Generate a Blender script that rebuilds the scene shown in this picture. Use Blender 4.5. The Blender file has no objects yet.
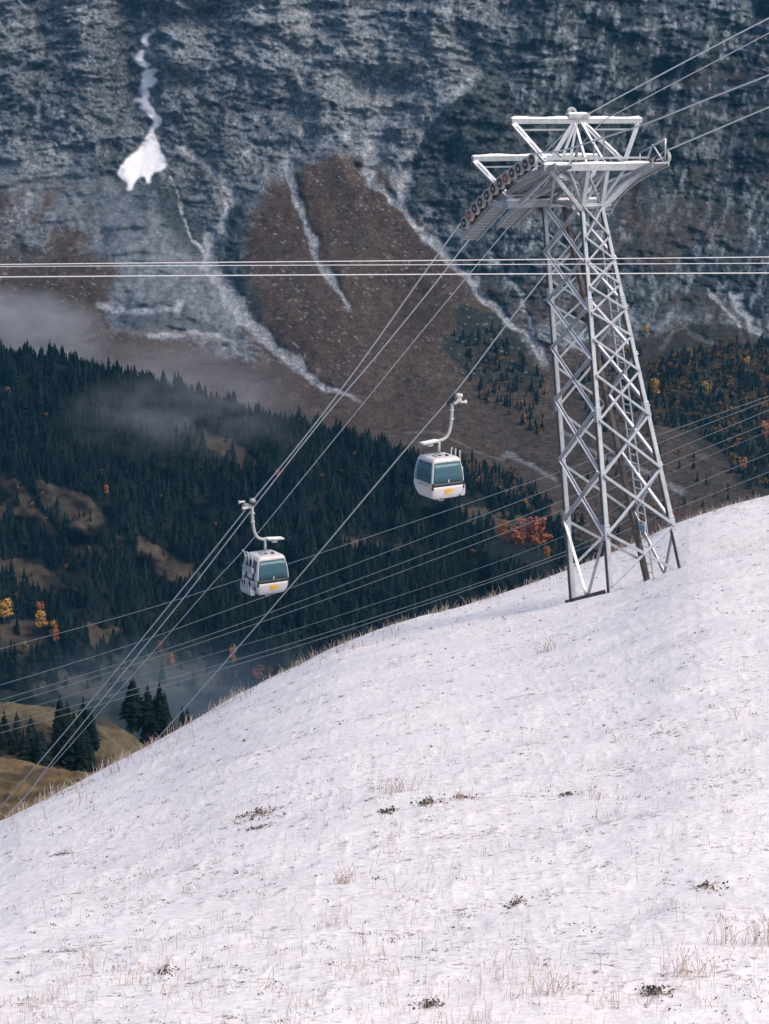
import bpy, bmesh, math, random
import numpy as np

# ------------------------------------------------------------------ camera, world, sun, exposure
SC = bpy.context.scene
COL = SC.collection
random.seed(7)
RNG = np.random.default_rng(11)
F = 2600.0                      # focal length in pixels of the 769 x 1024 frame
TH = math.radians(13.0)         # camera looks 13 degrees down into the valley
W_, H_ = 769, 1024
FWD = np.array([0, math.cos(TH), -math.sin(TH)])
UP = np.array([0, math.sin(TH), math.cos(TH)])
RT = np.array([1.0, 0, 0])

cam_d = bpy.data.cameras.new("camera")
cam_d.sensor_fit = 'VERTICAL'
cam_d.sensor_height = 36.0
cam_d.lens = F * 36.0 / H_
cam_d.clip_start = 0.5
cam_d.clip_end = 20000.0
cam = bpy.data.objects.new("camera", cam_d)
cam.rotation_euler = (math.pi / 2 - TH, 0, 0)
COL.objects.link(cam)
SC.camera = cam

SUN_EL, SUN_AZ = math.radians(48), math.radians(118)     # azimuth measured clockwise from +Y
world = bpy.data.worlds.new("World")
SC.world = world
world.use_nodes = True
wn = world.node_tree
sky = wn.nodes.new("ShaderNodeTexSky")
sky.sky_type = 'NISHITA'
sky.sun_disc = False
sky.sun_elevation = SUN_EL
sky.sun_rotation = SUN_AZ
sky.altitude = 1800
sky.air_density = 0.75
sky.dust_density = 6.0
sky.ozone_density = 1.0
bg = wn.nodes["Background"]
bg.inputs["Strength"].default_value = 0.10
wn.links.new(sky.outputs[0], bg.inputs["Color"])

sun_d = bpy.data.lights.new("sun", 'SUN')
sun_d.energy = 1.5
sun_d.angle = math.radians(38)
sun_d.color = (1.0, 0.86, 0.72)
sun = bpy.data.objects.new("sun", sun_d)
sv = np.array([math.sin(SUN_AZ) * math.cos(SUN_EL), math.cos(SUN_AZ) * math.cos(SUN_EL), math.sin(SUN_EL)])
from mathutils import Vector
sun.rotation_euler = Vector(sv).to_track_quat('Z', 'Y').to_euler()
COL.objects.link(sun)

SC.view_settings.view_transform = 'Standard'
SC.view_settings.look = 'None'
SC.view_settings.exposure = 1.17
SC.view_settings.gamma = 1.0
SC.view_settings.use_curve_mapping = False
SC.render.engine = 'CYCLES'
SC.cycles.use_denoising = True
SC.cycles.max_bounces = 6
SC.cycles.volume_bounces = 0
SC.cycles.transparent_max_bounces = 12

# ------------------------------------------------------------------ pixel <-> world helpers
def ray(px, py):
    px = np.asarray(px, float); py = np.asarray(py, float)
    return FWD + RT * ((px - 384.5) / F)[..., None] + UP * ((512 - py) / F)[..., None]

def at_y(px, py, D):            # point on the pixel's ray at forward distance D
    r = ray(px, py)
    return r * (np.asarray(D, float) / r[..., 1])[..., None]

def solve(P0, px, py, d1, d2):  # point P0 + a d1 + b d2 on the pixel's ray
    r = ray(px, py)
    A = np.array([d1, d2, -r]).T
    s = np.linalg.solve(A, -np.asarray(P0))
    return P0 + s[0] * d1 + s[1] * d2

def proj(P):
    P = np.asarray(P, float)
    z = P @ FWD
    return 384.5 + F * (P @ RT) / z, 512 - F * (P @ UP) / z

# ------------------------------------------------------------------ numpy noise
def _h(i, j, k, s):
    with np.errstate(over='ignore'):
        n = (i.astype(np.uint32) * np.uint32(374761393) + j.astype(np.uint32) * np.uint32(668265263)
             + k.astype(np.uint32) * np.uint32(2246822519) + np.uint32(s * 3266489917 & 0xffffffff))
        n = (n ^ (n >> np.uint32(13))) * np.uint32(1274126177)
        n = (n ^ (n >> np.uint32(16))) * np.uint32(2654435761)
        n = n ^ (n >> np.uint32(15))
    return n.astype(np.float64) / 4294967295.0

def noise2(x, y, s=0):          # smooth value noise, -1..1
    xi = np.floor(x); yi = np.floor(y)
    fx = x - xi; fy = y - yi
    fx = fx * fx * fx * (fx * (fx * 6 - 15) + 10); fy = fy * fy * fy * (fy * (fy * 6 - 15) + 10)
    xi = xi.astype(np.int64); yi = yi.astype(np.int64); z = np.zeros_like(xi)
    a = _h(xi, yi, z, s); b = _h(xi + 1, yi, z, s); c = _h(xi, yi + 1, z, s); d = _h(xi + 1, yi + 1, z, s)
    return 2 * ((a + (b - a) * fx) * (1 - fy) + (c + (d - c) * fx) * fy) - 1

def fbm(x, y, o=4, s=0, g=0.5):
    t = 0; a = 1; n = 0
    for i in range(o):
        # turn each octave a little so that no grid shows
        c, q = math.cos(0.6 * i + s), math.sin(0.6 * i + s)
        t = t + a * noise2(c * x - q * y + 17.3 * i, q * x + c * y - 9.1 * i, s + i * 31)
        n += a; a *= g; x = x * 2.03; y = y * 2.03
    return t / n

def ridged(x, y, o=4, s=0, g=0.5):
    t = 0; a = 1; n = 0
    for i in range(o):
        t = t + a * (1 - 2 * np.abs(noise2(x + 13.7 * i, y - 5.9 * i, s + i * 37)))
        n += a; a *= g; x = x * 2.07; y = y * 2.07
    return t / n

def smooth(a, b, x):
    t = np.clip((x - a) / (b - a), 0, 1)
    return t * t * (3 - 2 * t)

def poly_dist(px, py, pts):     # distance to a polyline and the parameter along it
    best = np.full(px.shape, 1e9); par = np.zeros(px.shape)
    n = len(pts) - 1
    for i in range(n):
        ax, ay = pts[i][:2]; bx, by = pts[i + 1][:2]
        vx, vy = bx - ax, by - ay
        t = np.clip(((px - ax) * vx + (py - ay) * vy) / (vx * vx + vy * vy), 0, 1)
        d = np.hypot(px - ax - t * vx, py - ay - t * vy)
        m = d < best
        best = np.where(m, d, best); par = np.where(m, (i + t) / n, par)
    return best, par

def in_poly(px, py, pts):
    r = np.zeros(px.shape, bool)
    n = len(pts)
    for i in range(n):
        x1, y1 = pts[i]; x2, y2 = pts[(i + 1) % n]
        if y1 == y2: continue
        c = ((y1 > py) != (y2 > py)) & (px < (x2 - x1) * (py - y1) / (y2 - y1) + x1)
        r ^= c
    return r

# ------------------------------------------------------------------ objects and materials
ORG = {}
def raw_mesh(name, V, Fc, mat=None, smooth_=False, attrs=None):
    V = np.asarray(V, np.float32)
    me = bpy.data.meshes.new(name)
    if isinstance(Fc, np.ndarray):
        n, k = Fc.shape
        me.vertices.add(len(V)); me.vertices.foreach_set("co", V.ravel())
        me.loops.add(n * k); me.loops.foreach_set("vertex_index", Fc.astype(np.int32).ravel())
        me.polygons.add(n)
        me.polygons.foreach_set("loop_start", np.arange(0, n * k, k, dtype=np.int32))
        me.polygons.foreach_set("loop_total", np.full(n, k, np.int32))
        me.update(calc_edges=True)
        me.validate()
    else:
        me.from_pydata([tuple(map(float, v)) for v in V], [], Fc)
        me.update()
    if mat: me.materials.append(mat)
    me.polygons.foreach_set("use_smooth", np.full(len(me.polygons), smooth_, bool))
    for k, a in (attrs or {}).items():
        a = np.asarray(a, np.float32)
        if a.ndim == 2:
            at = me.attributes.new(k, 'FLOAT_COLOR', 'POINT')
            c = np.ones((len(V), 4), np.float32); c[:, :3] = a
            at.data.foreach_set("color", c.ravel())
        else:
            at = me.attributes.new(k, 'FLOAT', 'POINT'); at.data.foreach_set("value", a)
    return me

def link(name, me, parent=None, origin=(0, 0, 0)):
    o = bpy.data.objects.new(name, me)
    COL.objects.link(o)
    origin = np.asarray(origin, float)
    ORG[o] = origin
    if parent is not None:
        o.parent = parent
        o.location = origin - ORG[parent]
    else:
        o.location = origin
    return o

def mk(name, V, Fc, mat, parent=None, smooth_=False, origin=None, attrs=None):
    V = np.asarray(V, float)
    if origin is None:
        origin = V.mean(0) if parent is not None else np.zeros(3)
    return link(name, raw_mesh(name, V - origin, Fc, mat, smooth_, attrs), parent, origin)

def thing(name, label, cat, loc, group=None):
    o = link(name, None, None, loc)
    o.empty_display_size = 0.2
    return tag(o, label, cat, group)

def tag(o, label=None, cat=None, group=None, kind=None):
    if label: o["label"] = label
    if cat: o["category"] = cat
    if group: o["group"] = group
    if kind: o["kind"] = kind
    return o

def nodes(name):
    m = bpy.data.materials.new(name)
    m.use_nodes = True
    nt = m.node_tree
    return m, nt, nt.nodes["Principled BSDF"]

def N(nt, t, **kw):
    n = nt.nodes.new(t)
    for k, v in kw.items():
        if k.startswith("i_"):
            n.inputs[k[2:].replace("_", " ")].default_value = v
        else:
            setattr(n, k, v)
    return n

def ramp(nt, src, stops):
    r = nt.nodes.new("ShaderNodeValToRGB")
    el = r.color_ramp.elements
    while len(el) < len(stops): el.new(0.5)
    for e, (p, c) in zip(el, stops):
        e.position = p; e.color = (*c, 1) if len(c) == 3 else c
    nt.links.new(src, r.inputs[0])
    return r

def noisy(name, c1, c2, scale=6.0, rough=0.6, metal=0.0, detail=5, bump=0.0, coord="Object", spec=0.4):
    m, nt, p = nodes(name)
    tc = N(nt, "ShaderNodeTexCoord")
    no = N(nt, "ShaderNodeTexNoise", i_Scale=scale, i_Detail=detail, i_Roughness=0.6)
    nt.links.new(tc.outputs[coord], no.inputs["Vector"])
    r = ramp(nt, no.outputs["Fac"], [(0.3, c1), (0.7, c2)])
    nt.links.new(r.outputs[0], p.inputs["Base Color"])
    p.inputs["Roughness"].default_value = rough
    p.inputs["Metallic"].default_value = metal
    p.inputs["Specular IOR Level"].default_value = spec
    if bump:
        b = N(nt, "ShaderNodeBump", i_Strength=bump, i_Distance=0.02)
        nt.links.new(no.outputs["Fac"], b.inputs["Height"])
        nt.links.new(b.outputs[0], p.inputs["Normal"])
    return m

def steel_mat(name, c1, c2, frost):
    """galvanised steel with frost and snow dust lying on faces that look upwards"""
    m, nt, p = nodes(name)
    tc = N(nt, "ShaderNodeTexCoord"); ge = N(nt, "ShaderNodeNewGeometry")
    no = N(nt, "ShaderNodeTexNoise", i_Scale=3.5, i_Detail=6, i_Roughness=0.65)
    n2 = N(nt, "ShaderNodeTexNoise", i_Scale=1.3, i_Detail=4)
    nt.links.new(ge.outputs["Position"], no.inputs["Vector"]); nt.links.new(ge.outputs["Position"], n2.inputs["Vector"])
    r = ramp(nt, no.outputs["Fac"], [(0.3, c1), (0.7, c2)])
    sx = N(nt, "ShaderNodeSeparateXYZ"); nt.links.new(ge.outputs["Normal"], sx.inputs[0])
    ad = N(nt, "ShaderNodeMath", operation='MULTIPLY_ADD'); nt.links.new(n2.outputs["Fac"], ad.inputs[0]); ad.inputs[1].default_value = 0.5
    nt.links.new(sx.outputs["Z"], ad.inputs[2])
    rr = ramp(nt, ad.outputs[0], [(frost, (0, 0, 0)), (frost + 0.16, (1, 1, 1))])
    mx = N(nt, "ShaderNodeMix", data_type='RGBA')
    nt.links.new(rr.outputs[0], mx.inputs["Factor"]); nt.links.new(r.outputs[0], mx.inputs["A"])
    mx.inputs["B"].default_value = (0.78, 0.78, 0.80, 1)
    nt.links.new(mx.outputs["Result"], p.inputs["Base Color"])
    p.inputs["Roughness"].default_value = 0.55
    p.inputs["Metallic"].default_value = 0.15
    return m

M = {}
M['steel'] = steel_mat('galvanised_steel', (0.25, 0.275, 0.285), (0.41, 0.435, 0.445), 0.70)
M['grate'] = noisy('steel_grating', (0.13, 0.15, 0.16), (0.24, 0.26, 0.27), 12, 0.7)
M['brown_steel'] = noisy('dark_brown_steel', (0.05, 0.04, 0.037), (0.13, 0.105, 0.095), 5, 0.7, coord="Object")
M['dark_steel'] = noisy('dark_steel', (0.03, 0.028, 0.028), (0.08, 0.07, 0.065), 5, 0.6)
M['rim'] = noisy('sheave_rim', (0.24, 0.235, 0.225), (0.40, 0.39, 0.37), 9, 0.6)
M['liner'] = noisy('sheave_liner', (0.03, 0.022, 0.02), (0.10, 0.075, 0.065), 9, 0.8)
M['liner_red'] = noisy('sheave_red', (0.30, 0.05, 0.03), (0.45, 0.10, 0.05), 9, 0.7)
M['snow'] = noisy('snow_cap', (0.80, 0.79, 0.81), (0.88, 0.87, 0.88), 8, 0.85, bump=0.4)
M['rope'] = noisy('wire_rope', (0.50, 0.49, 0.48), (0.68, 0.67, 0.66), 14, 0.5, 0.3)
M['rope_pale'] = noisy('frosted_wire', (0.60, 0.58, 0.57), (0.75, 0.73, 0.72), 14, 0.6)
M['rope_dim'] = noisy('thin_wire', (0.17, 0.20, 0.22), (0.25, 0.28, 0.30), 14, 0.6)
M['shell'] = noisy('cabin_shell', (0.55, 0.515, 0.50), (0.66, 0.625, 0.61), 4, 0.4, coord="Object")
M['grey'] = noisy('cabin_grey', (0.30, 0.33, 0.35), (0.42, 0.45, 0.47), 6, 0.45)
M['black'] = noisy('cabin_rubber', (0.015, 0.016, 0.018), (0.035, 0.036, 0.04), 6, 0.5)
M['logo'] = noisy('yellow_film', (0.75, 0.42, 0.04), (0.85, 0.52, 0.07), 20, 0.45)
M['arm'] = noisy('hanger_paint', (0.32, 0.33, 0.32), (0.47, 0.475, 0.46), 7, 0.5)
M['bench'] = noisy('bench_seat', (0.10, 0.13, 0.16), (0.18, 0.22, 0.26), 7, 0.6)
M['blue'] = noisy('sign_blue', (0.10, 0.28, 0.42), (0.14, 0.34, 0.48), 6, 0.5)
M['red'] = noisy('sign_red', (0.5, 0.08, 0.06), (0.6, 0.1, 0.08), 6, 0.5)

def glass_mat():
    m, nt, p = nodes('tinted_glass')
    nt.nodes.remove(p)
    out = nt.nodes["Material Output"]
    tr = N(nt, "ShaderNodeBsdfTransparent"); tr.inputs[0].default_value = (0.30, 0.52, 0.60, 1)
    gl = N(nt, "ShaderNodeBsdfGlossy", i_Roughness=0.04); gl.inputs[0].default_value = (0.62, 0.80, 0.86, 1)
    df = N(nt, "ShaderNodeBsdfDiffuse"); df.inputs[0].default_value = (0.085, 0.19, 0.235, 1)
    fr = N(nt, "ShaderNodeLayerWeight", i_Blend=0.28)
    a = N(nt, "ShaderNodeMixShader"); a.inputs[0].default_value = 0.55
    b = N(nt, "ShaderNodeMixShader")
    nt.links.new(tr.outputs[0], a.inputs[1]); nt.links.new(df.outputs[0], a.inputs[2])
    nt.links.new(fr.outputs["Fresnel"], b.inputs[0]); nt.links.new(a.outputs[0], b.inputs[1]); nt.links.new(gl.outputs[0], b.inputs[2])
    nt.links.new(b.outputs[0], out.inputs["Surface"])
    return m
M['glass'] = glass_mat()

# ------------------------------------------------------------------ shape makers
BOXF = [(0, 3, 2, 1), (4, 5, 6, 7), (0, 1, 5, 4), (1, 2, 6, 5), (2, 3, 7, 6), (3, 0, 4, 7)]
def beam_v(a, b, w, h, upv=(0, 0, 1)):
    a = np.asarray(a, float); b = np.asarray(b, float)
    t = b - a; t /= np.linalg.norm(t)
    upv = np.asarray(upv, float)
    s = np.cross(t, upv)
    if np.linalg.norm(s) < 1e-4: s = np.cross(t, np.array([0, 1.0, 0]))
    s /= np.linalg.norm(s); n = np.cross(t, s)
    V = []
    for c in (a, b):
        for i, j in ((-1, -1), (1, -1), (1, 1), (-1, 1)):
            V.append(c + s * i * w / 2 + n * j * h / 2)
    return V, BOXF

def beam(name, a, b, w, h, mat, parent, upv=(0, 0, 1), origin=None):
    V, Fc = beam_v(a, b, w, h, upv)
    return mk(name, V, Fc, mat, parent, origin=origin)

def angle_v(a, b, w, th, s, n):
    """L-section bar from a to b with flanges along s and n"""
    prof = [(0, 0), (w, 0), (w, th), (th, th), (th, w), (0, w)]
    V = [np.asarray(c) + s * (u - w * .35) + n * (v - w * .35) for c in (a, b) for u, v in prof]
    k = 6
    Fc = [tuple((i, (i + 1) % k, k + (i + 1) % k, k + i)) for i in range(k)]
    Fc += [(0, 5, 4, 3), (0, 3, 2, 1), (6, 9, 10, 11), (6, 7, 8, 9)]
    return V, Fc

def angle(name, a, b, w, mat, parent, out):
    t = np.asarray(b) - np.asarray(a); t = t / np.linalg.norm(t)
    s = np.cross(t, out); s /= np.linalg.norm(s)
    n = np.cross(s, t)
    V, Fc = angle_v(a, b, w, 0.022, s, n)
    return mk(name, V, Fc, mat, parent)

def tube_v(pts, r, k=8, cap=True):
    pts = [np.asarray(p, float) for p in pts]
    V = []; Fc = []
    n = len(pts)
    ref = None
    for i, p in enumerate(pts):
        t = pts[min(i + 1, n - 1)] - pts[max(i - 1, 0)]
        t /= np.linalg.norm(t)
        if ref is None:
            ref = np.array([0, 0, 1.0]) if abs(t[2]) < 0.9 else np.array([1.0, 0, 0])
        s = np.cross(t, ref); s /= np.linalg.norm(s); q = np.cross(s, t)
        ref = q
        rr = r[i] if isinstance(r, (list, tuple)) else r
        for j in range(k):
            a = 2 * math.pi * j / k
            V.append(p + (s * math.cos(a) + q * math.sin(a)) * rr)
    for i in range(n - 1):
        for j in range(k):
            Fc.append((i * k + j, i * k + (j + 1) % k, (i + 1) * k + (j + 1) % k, (i + 1) * k + j))
    if cap:
        Fc.append(tuple(range(k))[::-1]); Fc.append(tuple(range((n - 1) * k, n * k)))
    return V, Fc

def tube(name, pts, r, mat, parent=None, k=8, smooth_=True, origin=None):
    V, Fc = tube_v(pts, r, k)
    return mk(name, V, Fc, mat, parent, smooth_, origin)

def spline(pts, n=8):
    pts = np.asarray(pts, float)
    P = np.vstack([2 * pts[0] - pts[1], pts, 2 * pts[-1] - pts[-2]])
    out = []
    for i in range(1, len(P) - 2):
        for k in range(n):
            t = k / n
            out.append(0.5 * ((2 * P[i]) + (-P[i - 1] + P[i + 1]) * t + (2 * P[i - 1] - 5 * P[i] + 4 * P[i + 1] - P[i + 2]) * t * t
                              + (-P[i - 1] + 3 * P[i] - 3 * P[i + 1] + P[i + 2]) * t ** 3))
    out.append(P[-2])
    return np.array(out)

def join(parts):
    V = []; Fc = []
    for v, f in parts:
        o = len(V)
        V.extend(v); Fc.extend([tuple(i + o for i in q) for q in f])
    return V, Fc

# ================================================================== SETTING: the snowy hillside
CREST = [(-300, 935), (-80, 858), (0, 822), (45, 799), (100, 772), (160, 741), (250, 690), (330, 650), (400, 625), (500, 595),
         (560, 573), (625, 548), (690, 517), (730, 505), (769, 497), (850, 480), (1100, 440)]
_cr = ray([c[0] for c in CREST], [c[1] for c in CREST])
CU, CT = _cr[:, 0] / _cr[:, 1], -_cr[:, 2] / _cr[:, 1]
TB = -ray(384, 1024)[2] / ray(384, 1024)[1]

def ground(x, y, fine=True):
    x = np.asarray(x, float); y = np.asarray(y, float)
    u = np.clip(x / np.maximum(y, 20), -0.26, 0.27)
    px = 384.5 + F * u
    # smoothed crest line
    tE = (np.interp(u - .006, CU, CT) + np.interp(u, CU, CT) + np.interp(u + .006, CU, CT)) / 3
    Dc = np.interp(px, [-200, 0, 160, 384, 628, 769, 1000], [66, 76, 92, 112, 130, 138, 146])
    w = 18.0
    a = (TB - tE) * 27 / (np.sqrt((27 - Dc) ** 2 + w * w) - w)
    z = -tE * y - a * (np.sqrt((y - Dc) ** 2 + w * w) - w)
    z = z - 0.55 * np.exp(-((x - 10.6) / 5.5) ** 2 - ((y - 98.5) / 4.5) ** 2)       # shallow dip the tower stands in
    over = np.maximum(y - Dc - 12, 0)
    z = z - 0.0035 * over ** 2
    near = -1.7 - 0.44 * y
    k = smooth(6, 25, y)
    z = near * (1 - k) + z * k
    if fine:
        f = smooth(8, 20, y)
        z = z + f * (0.20 * fbm(x / 7, y / 7, 3, 3) + 0.04 * fbm(x / 1.1, y / 1.5, 3, 9)
                     + 0.022 * np.maximum(ridged(x / .42, y / .6, 2, 5), 0))
    return z

def snow_mat():
    m, nt, p = nodes('thin_snow_on_grass')
    ge = N(nt, "ShaderNodeNewGeometry")
    def no(sc, det=4, ro=.6):
        n = N(nt, "ShaderNodeTexNoise", i_Scale=sc, i_Detail=det, i_Roughness=ro)
        nt.links.new(ge.outputs["Position"], n.inputs["Vector"]); return n
    n1, n2, n3, n4 = no(0.5), no(7.0, 5, .7), no(0.16, 3), no(2.2, 4)
    # bare specks where fine and broad noise are both high
    ml = N(nt, "ShaderNodeMath", operation='MULTIPLY_ADD'); ml.inputs[1].default_value = 0.45
    nt.links.new(n1.outputs["Fac"], ml.inputs[0]); nt.links.new(n2.outputs["Fac"], ml.inputs[2])
    m2 = N(nt, "ShaderNodeMath", operation='MULTIPLY_ADD'); m2.inputs[1].default_value = 0.22
    nt.links.new(n4.outputs["Fac"], m2.inputs[0]); nt.links.new(ml.outputs[0], m2.inputs[2])
    bare = ramp(nt, m2.outputs[0], [(0.985, (0, 0, 0)), (1.0, (1, 1, 1))])
    # scale down so the ramp input stays inside 0..1
    sc = N(nt, "ShaderNodeMath", operation='MULTIPLY'); sc.inputs[1].default_value = 0.86
    nt.links.new(m2.outputs[0], sc.inputs[0]); nt.links.new(sc.outputs[0], bare.inputs[0])
    bare.color_ramp.elements[0].position = 0.80; bare.color_ramp.elements[1].position = 0.90
    white = ramp(nt, n3.outputs["Fac"], [(0.3, (0.86, 0.825, 0.81)), (0.7, (0.90, 0.875, 0.855))])
    tint = ramp(nt, n2.outputs["Fac"], [(0.45, (1, 1, 1)), (0.72, (0.86, 0.78, 0.76))])
    mu = N(nt, "ShaderNodeMix", data_type='RGBA', blend_type='MULTIPLY'); mu.inputs["Factor"].default_value = 1
    nt.links.new(white.outputs[0], mu.inputs["A"]); nt.links.new(tint.outputs[0], mu.inputs["B"])
    n5 = no(13.0, 3, .6)
    mot = ramp(nt, n5.outputs["Fac"], [(0.38, (0.86, 0.85, 0.85)), (0.60, (1, 1, 1))])
    mu2 = N(nt, "ShaderNodeMix", data_type='RGBA', blend_type='MULTIPLY'); mu2.inputs["Factor"].default_value = 1
    nt.links.new(mu.outputs["Result"], mu2.inputs["A"]); nt.links.new(mot.outputs[0], mu2.inputs["B"]); mu = mu2
    soil = ramp(nt, n4.outputs["Fac"], [(0.35, (0.13, 0.11, 0.10)), (0.65, (0.34, 0.27, 0.22))])
    mx = N(nt, "ShaderNodeMix", data_type='RGBA')
    nt.links.new(bare.outputs[0], mx.inputs["Factor"]); nt.links.new(mu.outputs["Result"], mx.inputs["A"]); nt.links.new(soil.outputs[0], mx.inputs["B"])
    nt.links.new(mx.outputs["Result"], p.inputs["Base Color"])
    p.inputs["Roughness"].default_value = 0.9
    p.inputs["Specular IOR Level"].default_value = 0.15
    b = N(nt, "ShaderNodeBump", i_Strength=0.35, i_Distance=0.04)
    nt.links.new(n2.outputs["Fac"], b.inputs["Height"]); nt.links.new(b.outputs[0], p.inputs["Normal"])
    return m

def grid_faces(nr, nc):
    i = np.arange(nr - 1)[:, None] * nc + np.arange(nc - 1)[None, :]
    i = i.ravel()
    return np.stack([i, i + 1, i + nc + 1, i + nc], 1)

us = (np.concatenate([np.linspace(-560, -60, 40)[:-1], np.linspace(-60, 830, 700), np.linspace(830, 1500, 50)[1:]]) - 384.5) / F
ys = np.concatenate([np.linspace(-6, 18, 14)[:-1], np.geomspace(18, 190, 560), np.geomspace(190, 520, 16)[1:]])
YY, UU = np.meshgrid(ys, us, indexing='ij')
wide = np.maximum(YY, 26) + np.maximum(26 - YY, 0) * 0.3
XX = UU * wide
ZZ = ground(XX, YY)
o = mk('snowy_hillside', np.stack([XX, YY, ZZ], -1).reshape(-1, 3), grid_faces(len(ys), len(us)), snow_mat(), None, True)
tag(o, kind='structure')

# ================================================================== SETTING: far mountain wall
def far_mat(name, fine=0.02, bump=8.0, mulr=(0.55, 1.35), crev=0):
    m, nt, p = nodes(name)
    at = N(nt, "ShaderNodeAttribute", attribute_name="albedo")
    ge = N(nt, "ShaderNodeNewGeometry")
    no = N(nt, "ShaderNodeTexNoise", i_Scale=fine, i_Detail=7, i_Roughness=0.72)
    nt.links.new(ge.outputs["Position"], no.inputs["Vector"])
    r = ramp(nt, no.outputs["Fac"], [(0.32, (mulr[0],) * 3), (0.68, (1, 1, 1))])
    mr = N(nt, "ShaderNodeMapRange"); mr.inputs["From Min"].default_value = 0.3; mr.inputs["From Max"].default_value = 0.7
    mr.inputs["To Min"].default_value = mulr[0]; mr.inputs["To Max"].default_value = mulr[1]; mr.clamp = False
    nt.links.new(no.outputs["Fac"], mr.inputs["Value"])
    if crev:
        rn = N(nt, "ShaderNodeTexNoise", noise_type='RIDGED_MULTIFRACTAL', i_Scale=crev, i_Detail=6, i_Roughness=0.62)
        mpn = N(nt, "ShaderNodeMapping"); mpn.inputs["Scale"].default_value = (1, .7, .8); mpn.inputs["Rotation"].default_value = (.3, .5, .2)
        nt.links.new(ge.outputs["Position"], mpn.inputs[0]); nt.links.new(mpn.outputs[0], rn.inputs["Vector"])
        m3 = N(nt, "ShaderNodeMapRange"); m3.inputs["From Min"].default_value = .15; m3.inputs["From Max"].default_value = 1.1
        m3.inputs["To Min"].default_value = .62; m3.inputs["To Max"].default_value = 1.45
        nt.links.new(rn.outputs["Fac"], m3.inputs["Value"])
        mm = N(nt, "ShaderNodeMath", operation='MULTIPLY'); nt.links.new(mr.outputs[0], mm.inputs[0]); nt.links.new(m3.outputs[0], mm.inputs[1])
        mr = mm
    if crev:
        hf = N(nt, "ShaderNodeTexNoise", i_Scale=.24, i_Detail=3, i_Roughness=.7)
        nt.links.new(ge.outputs["Position"], hf.inputs["Vector"])
        m4 = N(nt, "ShaderNodeMapRange"); m4.inputs["From Min"].default_value = .32; m4.inputs["From Max"].default_value = .68
        m4.inputs["To Min"].default_value = .45; m4.inputs["To Max"].default_value = 1.6
        nt.links.new(hf.outputs["Fac"], m4.inputs["Value"])
        mm = N(nt, "ShaderNodeMath", operation='MULTIPLY'); nt.links.new(mr.outputs[0], mm.inputs[0]); nt.links.new(m4.outputs[0], mm.inputs[1])
        gr_ = N(nt, "ShaderNodeAttribute", attribute_name="grain")
        mg = N(nt, "ShaderNodeMix", data_type='FLOAT'); mg.inputs["A"].default_value = 1.0
        nt.links.new(gr_.outputs["Fac"], mg.inputs["Factor"]); nt.links.new(mm.outputs[0], mg.inputs["B"])
        mr = mg
    vm = N(nt, "ShaderNodeVectorMath", operation='SCALE')
    nt.links.new(at.outputs["Color"], vm.inputs[0]); nt.links.new(mr.outputs["Result"] if crev else mr.outputs[0], vm.inputs["Scale"])
    nt.nodes.remove(r)
    nt.links.new(vm.outputs[0], p.inputs["Base Color"])
    p.inputs["Roughness"].default_value = 0.95
    p.inputs["Specular IOR Level"].default_value = 0.1
    b = N(nt, "ShaderNodeBump", i_Strength=0.6, i_Distance=bump)
    nt.links.new(no.outputs["Fac"], b.inputs["Height"]); nt.links.new(b.outputs[0], p.inputs["Normal"])
    return m

MY = [760, 620, 560, 500, 450, 400, 300, 200, 100, 0, -180]
MD = [3050, 3400, 3550, 3720, 3990, 4250, 4560, 4810, 4970, 5100, 5330]
mpx = np.linspace(-190, 960, 640)
mpy = np.concatenate([np.linspace(-180, -20, 30)[:-1], np.linspace(-20, 470, 360), np.linspace(470, 740, 90)[1:]])
PY, PX = np.meshgrid(mpy, mpx, indexing='ij')

S1 = [(182, 150), (205, 165), (226, 180), (231, 205), (214, 235), (208, 262), (226, 290), (245, 318), (275, 350), (320, 382), (372, 408)]
S2 = [(305, 110), (298, 140), (290, 168), (300, 205), (312, 240), (322, 268), (338, 292), (352, 315)]
S3 = [(388, 95), (372, 140), (368, 165), (380, 190), (408, 215), (440, 250), (470, 282), (510, 325), (535, 342), (548, 372)]
S4 = [(480, 70), (440, 110), (412, 150), (400, 190), (402, 208)]
S5 = [(490, 255), (520, 295), (532, 320), (533, 342)]
S6 = [(660, 350), (675, 330), (690, 322)]
S7 = [(710, 290), (735, 322), (741, 338)]
S8 = [(690, 330), (712, 345), (740, 357)]
S9 = [(735, 298), (752, 330), (775, 365)]
S10 = [(168, 175), (182, 205), (195, 240), (206, 258)]
S11 = [(560, 430), (600, 456), (640, 470), (690, 492)]
S12 = [(505, 455), (540, 470), (560, 480)]
TRK = [(405, 432), (440, 432), (475, 452), (505, 460)]
PATH = [(70, 342), (110, 330), (160, 330), (215, 340), (250, 352), (290, 366)]

def blur(a, r):
    for ax in (0, 1):
        for _ in range(2):
            p = np.pad(a, [(r + 1, r) if k == ax else (0, 0) for k in (0, 1)], mode='edge')
            c = np.cumsum(p, axis=ax)
            n = a.shape[ax]
            hi = np.take(c, np.arange(2 * r + 1, 2 * r + 1 + n), axis=ax); lo = np.take(c, np.arange(0, n), axis=ax)
            a = (hi - lo) / (2 * r + 1)
    return a

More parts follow.
